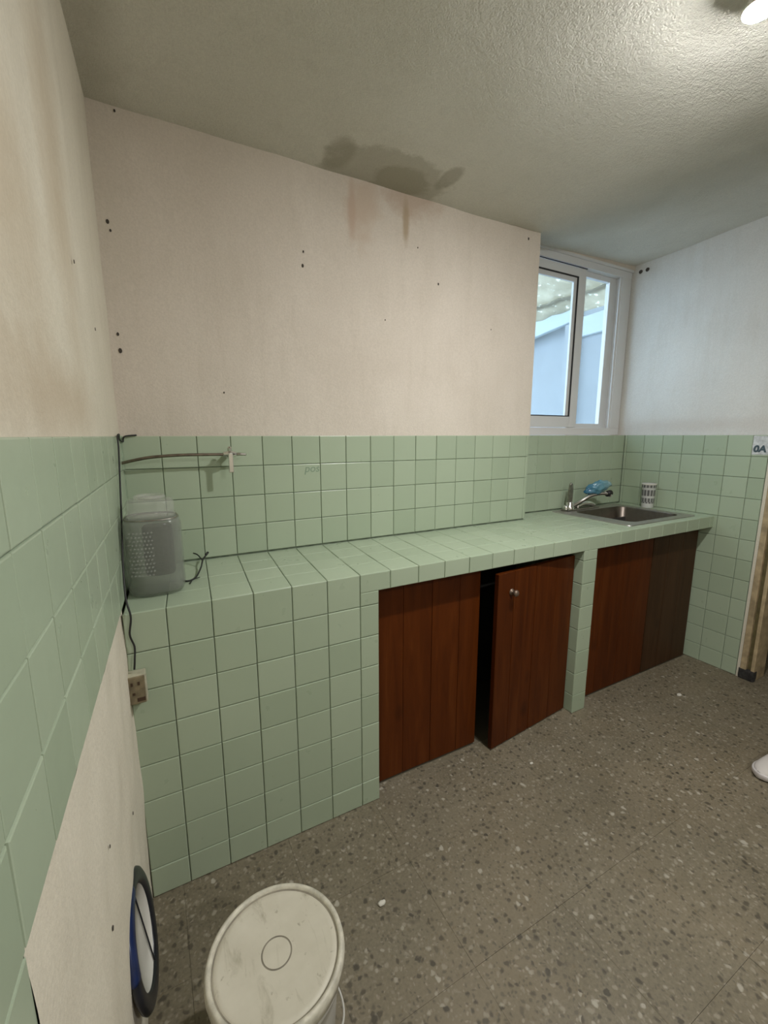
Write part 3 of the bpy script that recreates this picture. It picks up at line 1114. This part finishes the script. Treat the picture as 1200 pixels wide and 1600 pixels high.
# ================================================================== sink and what stands round it
snk = thing('sink', 'stainless steel sink set into the mint tiled counter under the window', 'sink', ((SX0 + SX1) / 2, (SY0 + SY1) / 2, ZC))
cx, cy = snk.location.x, snk.location.y
BX0, BX1, BY0, BY1 = 2.185 - cx, 2.615 - cx, -0.322 - cy, 0.020 - cy


def rrect(x0, x1, y0, y1, r, z, bm, n=6):
    out = []
    for (ccx, ccy, a0) in ((x1 - r, y0 + r, -PI / 2), (x1 - r, y1 - r, 0), (x0 + r, y1 - r, PI / 2), (x0 + r, y0 + r, PI)):
        for k in range(n + 1):
            a = a0 + PI / 2 * k / n
            out.append(bm.verts.new((ccx + r * math.cos(a), ccy + r * math.sin(a), z)))
    return out


def bridge(bm, a, b_, mi=0):
    n = len(a)
    for k in range(n):
        bm.faces.new((a[k], a[(k + 1) % n], b_[(k + 1) % n], b_[k])).material_index = mi


bm = BM()
o0 = rrect(SX0 - cx, SX1 - cx, SY0 - cy, SY1 - cy, 0.02, 0.0005, bm)
o1 = rrect(SX0 - cx + .002, SX1 - cx - .002, SY0 - cy + .002, SY1 - cy - .002, 0.019, 0.004, bm)
o2 = rrect(SX0 - cx + .010, SX1 - cx - .010, SY0 - cy + .010, SY1 - cy - .010, 0.015, 0.0045, bm)
o3 = rrect(SX0 - cx + .014, SX1 - cx - .014, SY0 - cy + .014, SY1 - cy - .014, 0.012, 0.0025, bm)
i0 = rrect(BX0 - .004, BX1 + .004, BY0 - .004, BY1 + .004, 0.05, 0.0025, bm)
for a, b_ in ((o0, o1), (o1, o2), (o2, o3), (o3, i0)):
    bridge(bm, a, b_)
obj('rim', bm, M['steel'], snk, smooth=False)
bm = BM()
i0 = rrect(BX0 - .004, BX1 + .004, BY0 - .004, BY1 + .004, 0.05, 0.0025, bm)
i1 = rrect(BX0, BX1, BY0, BY1, 0.048, -0.004, bm)
i2 = rrect(BX0 + .012, BX1 - .012, BY0 + .012, BY1 - .012, 0.045, -0.135, bm)
i3 = rrect(BX0 + .035, BX1 - .035, BY0 + .035, BY1 - .035, 0.03, -0.158, bm)
for a, b_ in ((i0, i1), (i1, i2), (i2, i3)):
    bridge(bm, a, b_)
bm.faces.new(i3)
obj('basin', bm, M['steel_dark'], snk, smooth=True)
bm = BM()
lathe(bm, [(0.045, 0.0), (0.043, 0.004), (0.034, 0.003), (0.030, -0.004), (0.004, -0.004)], 24, cz=-0.157, capt=True)
obj('drain', bm, M['chrome'], snk, smooth=True)

fau = thing('faucet', 'chrome kitchen faucet with a tall upright lever behind the sink', 'faucet', (2.205, 0.066, ZC + 0.003))
bm = BM()
box(bm, -0.045, 0.23, -0.026, 0.026, 0.0, 0.010, bev=0.004)
obj('base_plate', bm, M['dull_chrome'], fau)
bm = BM()
lathe(bm, [(0.026, 0.008), (0.026, 0.020), (0.022, 0.024), (0.021, 0.046), (0.015, 0.052)], 20, capt=True)
obj('body', bm, M['chrome'], fau, smooth=True)
bm = BM()
lathe(bm, [(0.017, 0.0), (0.018, 0.012), (0.010, 0.024)], 14, cx=-0.032, cz=0.009, capt=True)
obj('side_handle', bm, M['chrome'], fau, smooth=True)
bm = BM()
pr = [(-0.016, 0.045), (0.016, 0.045), (0.018, 0.11), (0.012, 0.155), (0.000, 0.162), (-0.008, 0.15), (-0.014, 0.10)]
f0 = [bm.verts.new((x - 0.004, -0.006, z)) for x, z in pr]
f1 = [bm.verts.new((x - 0.004, 0.006, z)) for x, z in pr]
bm.faces.new(f0)
bm.faces.new(f1[::-1])
for k in range(len(pr)):
    bm.faces.new((f0[k], f1[k], f1[(k + 1) % len(pr)], f0[(k + 1) % len(pr)]))
bmesh.ops.bevel(bm, geom=bm.edges[:], offset=0.002, segments=2, affect='EDGES')
obj('lever', bm, M['dull_chrome'], fau)
bm = BM()
tube(bm, spline([(0.005, -0.005, 0.022), (0.05, -0.02, 0.045), (0.11, -0.05, 0.085), (0.17, -0.075, 0.098), (0.215, -0.095, 0.092), (0.222, -0.098, 0.078)], 6), lambda t: 0.013 - 0.003 * t, 12)
obj('spout', bm, M['chrome'], fau, smooth=True)
bm = BM()
lathe(bm, [(0.008, 0), (0.017, 0.002), (0.017, 0.034), (0.012, 0.040)], 16, capb=True, capt=True)
bmesh.ops.transform(bm, matrix=Matrix.Translation((0.197, -0.09, 0.094)) @ Matrix.Rotation(math.radians(82), 4, 'Y'), verts=bm.verts)
obj('aerator', bm, M['black'], fau, smooth=True)
bm = BM()
tube(bm, spline([(0.06, 0.0, 0.016), (0.11, 0.004, 0.030), (0.17, 0.0, 0.030), (0.21, -0.004, 0.016)], 5), 0.014, 12)
obj('bridge', bm, M['chrome'], fau, smooth=True)

bm = BM()
bmesh.ops.create_icosphere(bm, subdivisions=4, radius=1.0)
for v_ in bm.verts:
    p = v_.co.copy()
    t = (p.x + 1) / 2
    sx_, sy_, sz_ = 0.085, 0.030, 0.030
    q = Vector((p.x * sx_, p.y * sy_ * (0.6 + 0.6 * t), p.z * sz_ * (0.75 + 0.5 * math.sin(PI * t))))
    n = noise.noise(q * 55) * 0.009 + noise.noise(q * 130) * 0.004
    q += p * n
    q.z += 0.020 * t
    v_.co = q
bmesh.ops.transform(bm, matrix=Matrix.Translation((2.352, 0.002, 0.965)) @ Matrix.Rotation(math.radians(-14), 4, 'Y') @ Matrix.Rotation(math.radians(-24), 4, 'Z'), verts=bm.verts)
tag(obj('plastic_bag', bm, M['film'], smooth=True), 'crumpled blue plastic film wrapped over the faucet spout', 'plastic bag')

cup = thing('cup', 'white drinking cup with dark printed bands beside the sink', 'cup', (2.716, -0.080, ZC))
bm = BM()
lathe(bm, [(0.031, 0.0), (0.033, 0.004), (0.0385, 0.140), (0.040, 0.142), (0.0395, 0.147), (0.037, 0.146), (0.036, 0.140), (0.030, 0.006)], 32, capb=True, capt=True)
obj('cup_body', bm, M['cup'], cup, smooth=True)
bm = BM()
lathe(bm, [(0.0385, 0.139), (0.0405, 0.143), (0.0395, 0.1485), (0.0365, 0.147)], 32)
obj('lip', bm, M['white_plastic'], cup, smooth=True)

# ================================================================== jar, cable, outlet, gas pipe on the left
jar = thing('jar', 'grey see-through plastic jar with clear lid in the counter corner', 'jar', (0.066, -0.262, ZC))
bm = BM()
out = [(0.058, 0.0), (0.066, 0.004), (0.071, 0.014), (0.0735, 0.030), (0.0735, 0.195), (0.070, 0.208), (0.062, 0.216)]
inn = [(r - 0.004, max(z, 0.008)) for r, z in out][::-1]
lathe(bm, out + inn, 48, sq=3.2, capb=True, capt=True)
obj('jar_body', bm, M['smoky'], jar, smooth=True)
bm = BM()
lathe(bm, [(0.036, 0.056), (0.038, 0.060), (0.038, 0.186), (0.034, 0.190)], 40, cx=0.012, cy=-0.02, sq=3.0, capb=True, capt=True)
obj('inner_basket', bm, M['contents'], jar, smooth=True)
bm = BM()
lathe(bm, [(0.060, 0.213), (0.062, 0.222), (0.058, 0.226), (0.0605, 0.250), (0.055, 0.262), (0.030, 0.266), (0.028, 0.262)], 40, sq=2.8, capb=True, capt=True)
lid = obj('jar_lid', bm, M['jar_lid'], jar, smooth=True)
bm = BM()
tube(bm, [Vector((0.034 * math.cos(a), 0.034 * math.sin(a), 0.268)) for a in [2 * PI * k / 24 for k in range(24)]], 0.006, 8, closed=True)
obj('lid_ring', bm, M['jar_lid'], lid, smooth=True)
bm = BM()
tube(bm, [Vector((x, y, 0.2115)) for x, y in [((abs(math.cos(a)) ** 3 + abs(math.sin(a)) ** 3) ** (-1 / 3) * 0.0655 * math.cos(a), (abs(math.cos(a)) ** 3 + abs(math.sin(a)) ** 3) ** (-1 / 3) * 0.0655 * math.sin(a)) for a in [2 * PI * k / 48 for k in range(48)]]], 0.0025, 6, closed=True)
obj('shoulder_ring', bm, M['dull_chrome'], jar, smooth=True)
bm = BM()
for r_ in range(12):
    for c_ in range(7):
        x = -0.058 + c_ * 0.0085 + (0.004 if r_ % 2 else 0)
        z = 0.065 + r_ * 0.0105
        y = -(abs(0.0735 ** 3.2 - abs(x) ** 3.2)) ** (1 / 3.2)
        bmesh.ops.create_icosphere(bm, subdivisions=1, radius=0.0032, matrix=Matrix.Translation((x, y, z)) @ Matrix.Scale(0.5, 4, (0, 1, 0)))
obj('embossed_dots', bm, M['jar_lid'], jar, smooth=True, kind='stuff')

bm = BM()
pts = [LP(0.02, 1.262, 0.030)]
tube(bm, spline([(0.045, -0.004, 1.276), (0.012, -0.010, 1.272), (0.006, -0.012, 1.256), (-0.001, -0.05, 1.264), LP(0.10, 1.278, 0.006), LP(0.135, 1.272, 0.005),
                 LP(0.150, 1.24, 0.006), LP(0.19, 1.18, 0.0065), LP(0.235, 1.10, 0.006), LP(0.29, 1.03, 0.007), LP(0.36, 0.95, 0.008),
                 LP(0.415, 0.88, 0.012), (0.002, -0.434, 0.835), (-0.004, -0.434, 0.79), (0.003, -0.432, 0.755), (0.001, -0.440, 0.725), (-0.002, -0.442, 0.700)], 8), 0.0024, 8)
tag(obj('power_cable', bm, M['cable'], smooth=True), 'thin black cable running down the tiled corner to the beige outlet box', 'cable')

ob = thing('outlet_box', 'small beige surface-mounted power outlet with brown stains on counter front', 'outlet', (-0.001, -D, 0.652))
bm = BM()
box(bm, -0.023, 0.023, -0.034, -0.0005, -0.038, 0.038, bev=0.004)
obj('case', bm, M['beige_lite'], ob)
bm = BM()
box(bm, -0.0215, 0.0195, -0.0385, -0.033, -0.036, 0.036, bev=0.002)
fp = obj('face_plate', bm, M['beige'], ob)
bm = BM()
for (x, z, w, h) in ((-0.009, 0.018, .0025, .009), (0.006, 0.018, .0025, .009), (-0.006, -0.008, .003, .006)):
    box(bm, x - w, x + w, -0.0392, -0.0375, z - h / 2, z + h / 2)
obj('slot', bm, M['brown_dark'], fp)
bm = BM()
box(bm, 0.000, 0.018, -0.0394, -0.0375, -0.030, -0.020, bev=0.001)
obj('burn_mark', bm, M['brown_dark'], fp)

gp = thing('gas_pipe', 'thin bent copper pipe with a chrome lever valve on back tiles', 'pipe', (0.0, -0.05, 1.21))
bm = BM()
tube(bm, spline([(-0.002, 0.012, -0.020), (0.03, 0.004, -0.012), (0.08, -0.002, -0.003), (0.16, -0.004, 0.002), (0.24, -0.003, 0.002), (0.312, -0.002, 0.001)], 8), 0.0048, 12)
obj('tube', bm, M['copper'], gp, smooth=True)
bm = BM()
lathe(bm, [(0.006, -0.022), (0.0095, -0.020), (0.0095, -0.012), (0.012, -0.010), (0.0135, 0.0), (0.012, 0.010), (0.0095, 0.012), (0.0095, 0.018), (0.006, 0.022)], 14, capb=True, capt=True)
bmesh.ops.transform(bm, matrix=Matrix.Translation((0.318, -0.002, 0.001)) @ Matrix.Rotation(PI / 2, 4, 'Y'), verts=bm.verts)
va = obj('valve', bm, M['chrome'], gp, smooth=True)
bm = BM()
lathe(bm, [(0.007, 0), (0.008, 0.012), (0.004, 0.018)], 12, capt=True)
bmesh.ops.transform(bm, matrix=Matrix.Translation((0.318, -0.002, 0.010)), verts=bm.verts)
box(bm, 0.310, 0.326, -0.020, -0.014, -0.060, 0.006, bev=0.0025)
obj('valve_lever', bm, M['chrome'], va)
bm = BM()
tube(bm, [Vector((0.338, -0.002, 0.001)), Vector((0.355, -0.002, 0.001)), Vector((0.368, -0.002, 0.0)), Vector((0.372, -0.002, 0.0))], lambda t: 0.005 - 0.0015 * (t > 0.5), 12)
obj('nozzle', bm, M['dull_chrome'], gp, smooth=True)
bm = BM()
box(bm, 0.311, 0.325, 0.006, 0.049, -0.006, 0.006, bev=0.001)
obj('bracket', bm, M['dull_chrome'], gp)

bm = BM()
zc = ZC + 0.003
tube(bm, spline([(0.128, -0.208, zc), (0.145, -0.235, zc), (0.170, -0.215, zc + .002), (0.192, -0.150, zc + .012), (0.205, -0.090, zc + .022), (0.222, -0.055, zc + .030)], 6), lambda t: 0.0026, 7)
tube(bm, spline([(0.160, -0.223, zc), (0.153, -0.252, zc), (0.150, -0.262, zc)], 4), 0.002, 6)
tube(bm, spline([(0.203, -0.098, zc + .02), (0.192, -0.060, zc + .032), (0.180, -0.045, zc + .036)], 4), 0.0022, 6)
tube(bm, spline([(0.165, -0.222, zc), (0.182, -0.222, zc + .003)], 3), 0.0014, 5)
tube(bm, spline([(0.218, -0.060, zc + .029), (0.226, -0.046, zc + .033)], 3), 0.0042, 6)
tag(obj('cable_scrap', bm, M['cable'], smooth=True), 'short frayed black cable scrap curling on the counter beside the jar', 'cable scrap')

# ================================================================== floor things
bk = thing('bucket', 'white plastic bucket with scuffed cream lid standing on the terrazzo floor', 'bucket', (0.213, -0.915, 0.0))
H = 0.290
bm = BM()
lathe(bm, [(0.100, 0.0), (0.104, 0.004), (0.116, 0.20), (0.118, 0.235), (0.124, 0.237), (0.1245, 0.243), (0.119, 0.246), (0.121, H - 0.012), (0.118, H - 0.012), (0.1, 0.006)], 56, capb=True, capt=True)
obj('pail', bm, M['grey_plastic'], bk, smooth=True)
bm = BM()
prof = [(0.1255, H - 0.030), (0.1305, H - 0.028), (0.132, H - 0.012), (0.130, H - 0.003), (0.1265, H), (0.1215, H - 0.001), (0.1195, H - 0.006)]
rings = lathe(bm, prof, 120)
for ring in rings[:2]:
    for k, v_ in enumerate(ring):
        if k % 6 < 3:
            v_.co.z += 0.003
            d_ = Vector((v_.co.x, v_.co.y, 0)).normalized()
            v_.co += d_ * 0.0012
lid = obj('lid', bm, M['lid_rim'], bk, smooth=True)
bm = BM()
lathe(bm, [(0.1195, H - 0.006), (0.1165, H - 0.0072)], 72)
obj('rim_groove', bm, M['lid_groove'], lid, smooth=True)
bm = BM()
lathe(bm, [(0.1165, H - 0.0072), (0.113, H - 0.0045), (0.106, H - 0.006), (0.0295, H - 0.007)], 72)
lathe(bm, [(0.0265, H - 0.007), (0.004, H - 0.0065), (0.001, H - 0.0065)], 72, capt=True)
obj('lid_panel', bm, M['lid'], lid, smooth=True)
bm = BM()
lathe(bm, [(0.0295, H - 0.007), (0.0288, H - 0.0082), (0.0272, H - 0.0082), (0.0265, H - 0.007)], 48)
obj('ring_groove', bm, M['lid_groove'], lid, smooth=True)
bm = BM()
hp = []
for k in range(33):
    t = PI * k / 32
    hp.append(Vector((0.1275 * math.cos(t), 0.1275 * math.sin(t), 0.215 - 0.125 * math.sin(t) ** 0.8)))
rot = Matrix.Rotation(math.radians(-75), 4, 'Z')
tube(bm, [rot @ p for p in hp], 0.0022, 8)
obj('bail_handle', bm, M['white_plastic'], bk, smooth=True)
bm = BM()
for s in (-1, 1):
    lathe(bm, [(0.012, 0), (0.010, 0.010), (0.006, 0.012)], 12, capt=True)
    bmesh.ops.transform(bm, matrix=Matrix.Translation((s * 0.118, 0, 0.225)) @ Matrix.Rotation(s * PI / 2, 4, 'Y'), verts=bm.verts[-36:])
bmesh.ops.transform(bm, matrix=rot, verts=bm.verts)
obj('handle_ear', bm, M['grey_plastic'], bk, smooth=True)

# round framed mirror low on the plaster of the left wall
RC, RR = 0.742, 0.105
tray = thing('round_mirror', 'small round pale mirror in black and blue plastic frame, low on the plaster', 'mirror', LP(RC, 0.0, 0.012))
TM = Matrix(((LU.x, 0, LN.x, 0), (LU.y, 0, LN.y, 0), (0, 1, 0, 0.265), (0, 0, 0, 1))) @ Matrix.Rotation(math.radians(-7), 4, 'X')


def tring(a0, a1, R, r, n=40, closed=False, sq=1.0):
    bm = BM()
    pts = []
    for k in range(n + (0 if closed else 1)):
        a = a0 + (a1 - a0) * k / n
        pts.append(Vector((R * math.cos(a) * sq, R * math.sin(a), 0)))
    tube(bm, pts, r, 12, closed=closed)
    for v_ in bm.verts:
        v_.co.z *= 0.5
        v_.co = TM @ v_.co
    return bm


obj('rim', tring(0, 2 * PI, RR, 0.017, 64, True), M['dark_navy'], tray, smooth=True)
obj('blue_band', tring(math.radians(15), math.radians(95), RR, 0.0180, 24), M['navy'], tray, smooth=True)
bm = BM()
lathe(bm, [(RR - 0.004, -0.004), (RR - 0.01, 0.006), (0.12, 0.002), (0.03, 0.001)], 56, capt=True)
bmesh.ops.transform(bm, matrix=TM, verts=bm.verts)
obj('disc', bm, M['white_plastic'], tray, smooth=True)
bm = BM()
tube(bm, [TM @ Vector((-0.01, 0.085 - 0.017 * k, 0.004)) for k in range(11)], 0.0016, 6)
obj('seam', bm, M['dark_navy'], tray, smooth=True)

# sneaker at the right edge
sn = thing('sneaker', 'white sneaker on the terrazzo floor at the right edge', 'shoe', (2.000, -1.020, 0.0), math.radians(-14))


def shoe_w(t):
    return 0.048 * (max(0.0, 1 - (1 - min(t, 0.3) / 0.3) ** 2.2)) ** 0.5 * (1 - 0.18 * math.exp(-((t - 0.62) / 0.16) ** 2)) * (max(0.0, 1 - max(0, (t - 0.86) / 0.14) ** 2.4) ** 0.5)


def shoe_surface(zf, r_in, n=36, mfun=None):
    pass


bm = BM()
NL = 30
prev = None
secs = []
for k in range(NL + 1):
    t = 0.004 + 0.992 * k / NL
    x = -0.01 + t * 0.285
    w = max(shoe_w(t), 0.004)
    top = 0.045 + 0.050 * max(0, min(1, (t - 0.18) / 0.32)) - 0.010 * max(0, (t - 0.75)) * 4 * 0.3
    if t < 0.12:
        top = 0.026 + 0.019 * (t / 0.12) ** 0.5
    ring = []
    for q in range(13):
        a = PI * q / 12
        yy = w * math.cos(a) * (1.0 if q in (0, 12) else 0.985)
        zz = 0.022 + (top - 0.022) * (math.sin(a) ** 0.75)
        if t > 0.62 and 3 < q < 9:
            zz = min(zz, 0.070)
        ring.append(bm.verts.new((x, yy, zz)))
    secs.append(ring)
for a, b_ in zip(secs, secs[1:]):
    for q in range(12):
        bm.faces.new((a[q], a[q + 1], b_[q + 1], b_[q]))
bm.faces.new(secs[0])
bm.faces.new(secs[-1][::-1])
obj('upper', bm, M['sneaker'], sn, smooth=True)
bm = BM()
lv = []
for z, e in ((0.004, -0.003), (0.008, 0.003), (0.022, 0.004), (0.027, 0.001)):
    ring = []
    for s in (1, -1):
        for k in range(NL + 1):
            kk = k if s == 1 else NL - k
            t = 0.002 + 0.996 * kk / NL
            ring.append(bm.verts.new((-0.012 + t * 0.289, s * (max(shoe_w(t), 0.003) + e), z)))
    lv.append(ring)
for a, b_ in zip(lv, lv[1:]):
    bridge(bm, a, b_)
bm.faces.new(lv[0][::-1])
bm.faces.new(lv[-1])
obj('midsole', bm, M['sneaker_sole'], sn, smooth=True)
bm = BM()
lv = []
for z, e in ((0.0, -0.006), (0.004, -0.004)):
    ring = []
    for s in (1, -1):
        for k in range(NL + 1):
            kk = k if s == 1 else NL - k
            t = 0.02 + 0.96 * kk / NL
            ring.append(bm.verts.new((-0.012 + t * 0.289, s * max(0.002, shoe_w(t) + e), z)))
    lv.append(ring)
bridge(bm, lv[0], lv[1])
bm.faces.new(lv[0][::-1])
bm.faces.new(lv[1])
obj('outsole', bm, M['black'], sn)
for k in range(4):
    bm = BM()
    x = 0.085 + k * 0.022
    zt_ = 0.060 + k * 0.0085
    tube(bm, spline([(x, -0.026, zt_ + .002), (x + .004, 0, zt_ + 0.020), (x, 0.026, zt_ + .002)], 5), 0.003, 6)
    obj('lace', bm, M['sneaker_sole'], sn, smooth=True)
bm = BM()
lathe(bm, [(0.001, 0.0), (0.70, 0.0), (1.0, 0.004), (1.08, 0.001)], 28)
bmesh.ops.transform(bm, matrix=Matrix.Translation((0.222, 0, 0.0705)) @ Matrix.Diagonal((0.040, 0.026, 1.0, 1.0)), verts=bm.verts)
obj('collar', bm, M['dark_navy'], sn, smooth=True)

# crumbs on the floor
for k, (x, y, s, lab) in enumerate(((2.292, -0.581, 0.011, 'pale crumb on the floor in front of the door under the sink'),
                                    (0.538, -0.739, 0.009, 'white plaster crumb on the floor behind the bucket lid'),
                                    (1.30, -0.56, 0.006, 'tiny white crumb on the floor in front of the door standing ajar'))):
    bm = BM()
    bmesh.ops.create_icosphere(bm, subdivisions=2, radius=1)
    for v_ in bm.verts:
        n = 1 + 0.35 * noise.noise(v_.co * 1.7 + Vector((k * 9, 0, 0)))
        v_.co = Vector((v_.co.x * s * n * 1.3, v_.co.y * s * n * 0.8, v_.co.z * s * n * 0.5))
    zmin = min(v_.co.z for v_ in bm.verts)
    for v_ in bm.verts:
        v_.co += Vector((x, y, -zmin - 0.001))
    tag(obj('plaster_crumb', bm, M['chip']), lab, 'crumb', 'crumbs on the floor')


# ================================================================== flat print
def text(name, body, size, mt, mw, parent=None, shear=0.0, bold=0.0):
    cu = bpy.data.curves.new(name, 'FONT')
    cu.body = body
    cu.size = size
    cu.extrude = 0.0003
    cu.shear = shear
    cu.offset = bold
    cu.align_x = 'CENTER'
    cu.align_y = 'CENTER'
    cu.materials.append(mt)
    tmp = bpy.data.objects.new(name + '_outline', cu)
    C.objects.link(tmp)
    bpy.context.view_layer.update()
    me = bpy.data.meshes.new_from_object(tmp.evaluated_get(bpy.context.evaluated_depsgraph_get()))
    C.objects.unlink(tmp)
    bpy.data.objects.remove(tmp)
    me.name = name
    if not me.materials:
        me.materials.append(mt)
    o = bpy.data.objects.new(name, me)
    C.objects.link(o)
    if parent is not None:
        o.parent = parent
    o.matrix_local = mw
    return o


st = thing('sticker', 'white paper sticker marked in dark ink on tiles by doorway', 'sticker', (W - 0.0008, -0.583, 1.222))
bm = BM()
grid(bm, lambda u, v: (-0.0008 + wob((u, v, 0), 0.0006, 6), 0.033 - u * 0.066 + wob((u, v, 4), 0.002, 9), -0.045 + v * 0.092 + wob((u, v, 8), 0.003, 9)), 8, 8)
sd = obj('paper', bm, M['paper'], st)
text('lettering', '0A', 0.044, M['ink'], Matrix(((0, 0, -1, -0.0018), (-1, 0, 0, 0.002), (0, 1, 0, -0.018), (0, 0, 0, 1))), sd, 0.1, 0.0022)
text('pencil_mark', 'pos', 0.042, M['pencil'], Matrix(((1, 0, 0, 0.626), (0, 0, -1, -0.0006), (0, 1, 0, 1.148), (0, 0, 0, 1))), wall_back, 0.2)

# ================================================================== ceiling lamp
zc_ = ceil_z(BULB.x, BULB.y)
lamp = thing('ceiling_lamp', 'bare lit light bulb in a white holder on the stippled ceiling', 'lamp', (BULB.x, BULB.y, zc_))
bm = BM()
lathe(bm, [(0.045, 0.006), (0.045, -0.006), (0.030, -0.012), (0.021, -0.016), (0.021, -0.034)], 28, capt=True)
obj('lamp_holder', bm, M['socket'], lamp, smooth=True)
bm = BM()
dz = BULB.z - zc_
prof = [(0.013, dz + 0.040), (0.016, dz + 0.034), (0.024, dz + 0.022), (0.0305, dz + 0.006)]
prof.append((0.0308, dz + 0.0024))
lathe(bm, prof, 28, capb=True)
obj('bulb_body', bm, M['socket'], lamp, smooth=True)
bm = BM()
prof = [(0.0300, dz + 0.004), (0.0290, dz + 0.000), (0.024, dz - 0.0035), (0.016, dz - 0.006), (0.007, dz - 0.0075), (0.001, dz - 0.0077)]
lathe(bm, prof, 28, capt=True)
obj('bulb_dome', bm, M['bulb'], lamp, smooth=True)
bpy.context.view_layer.update()
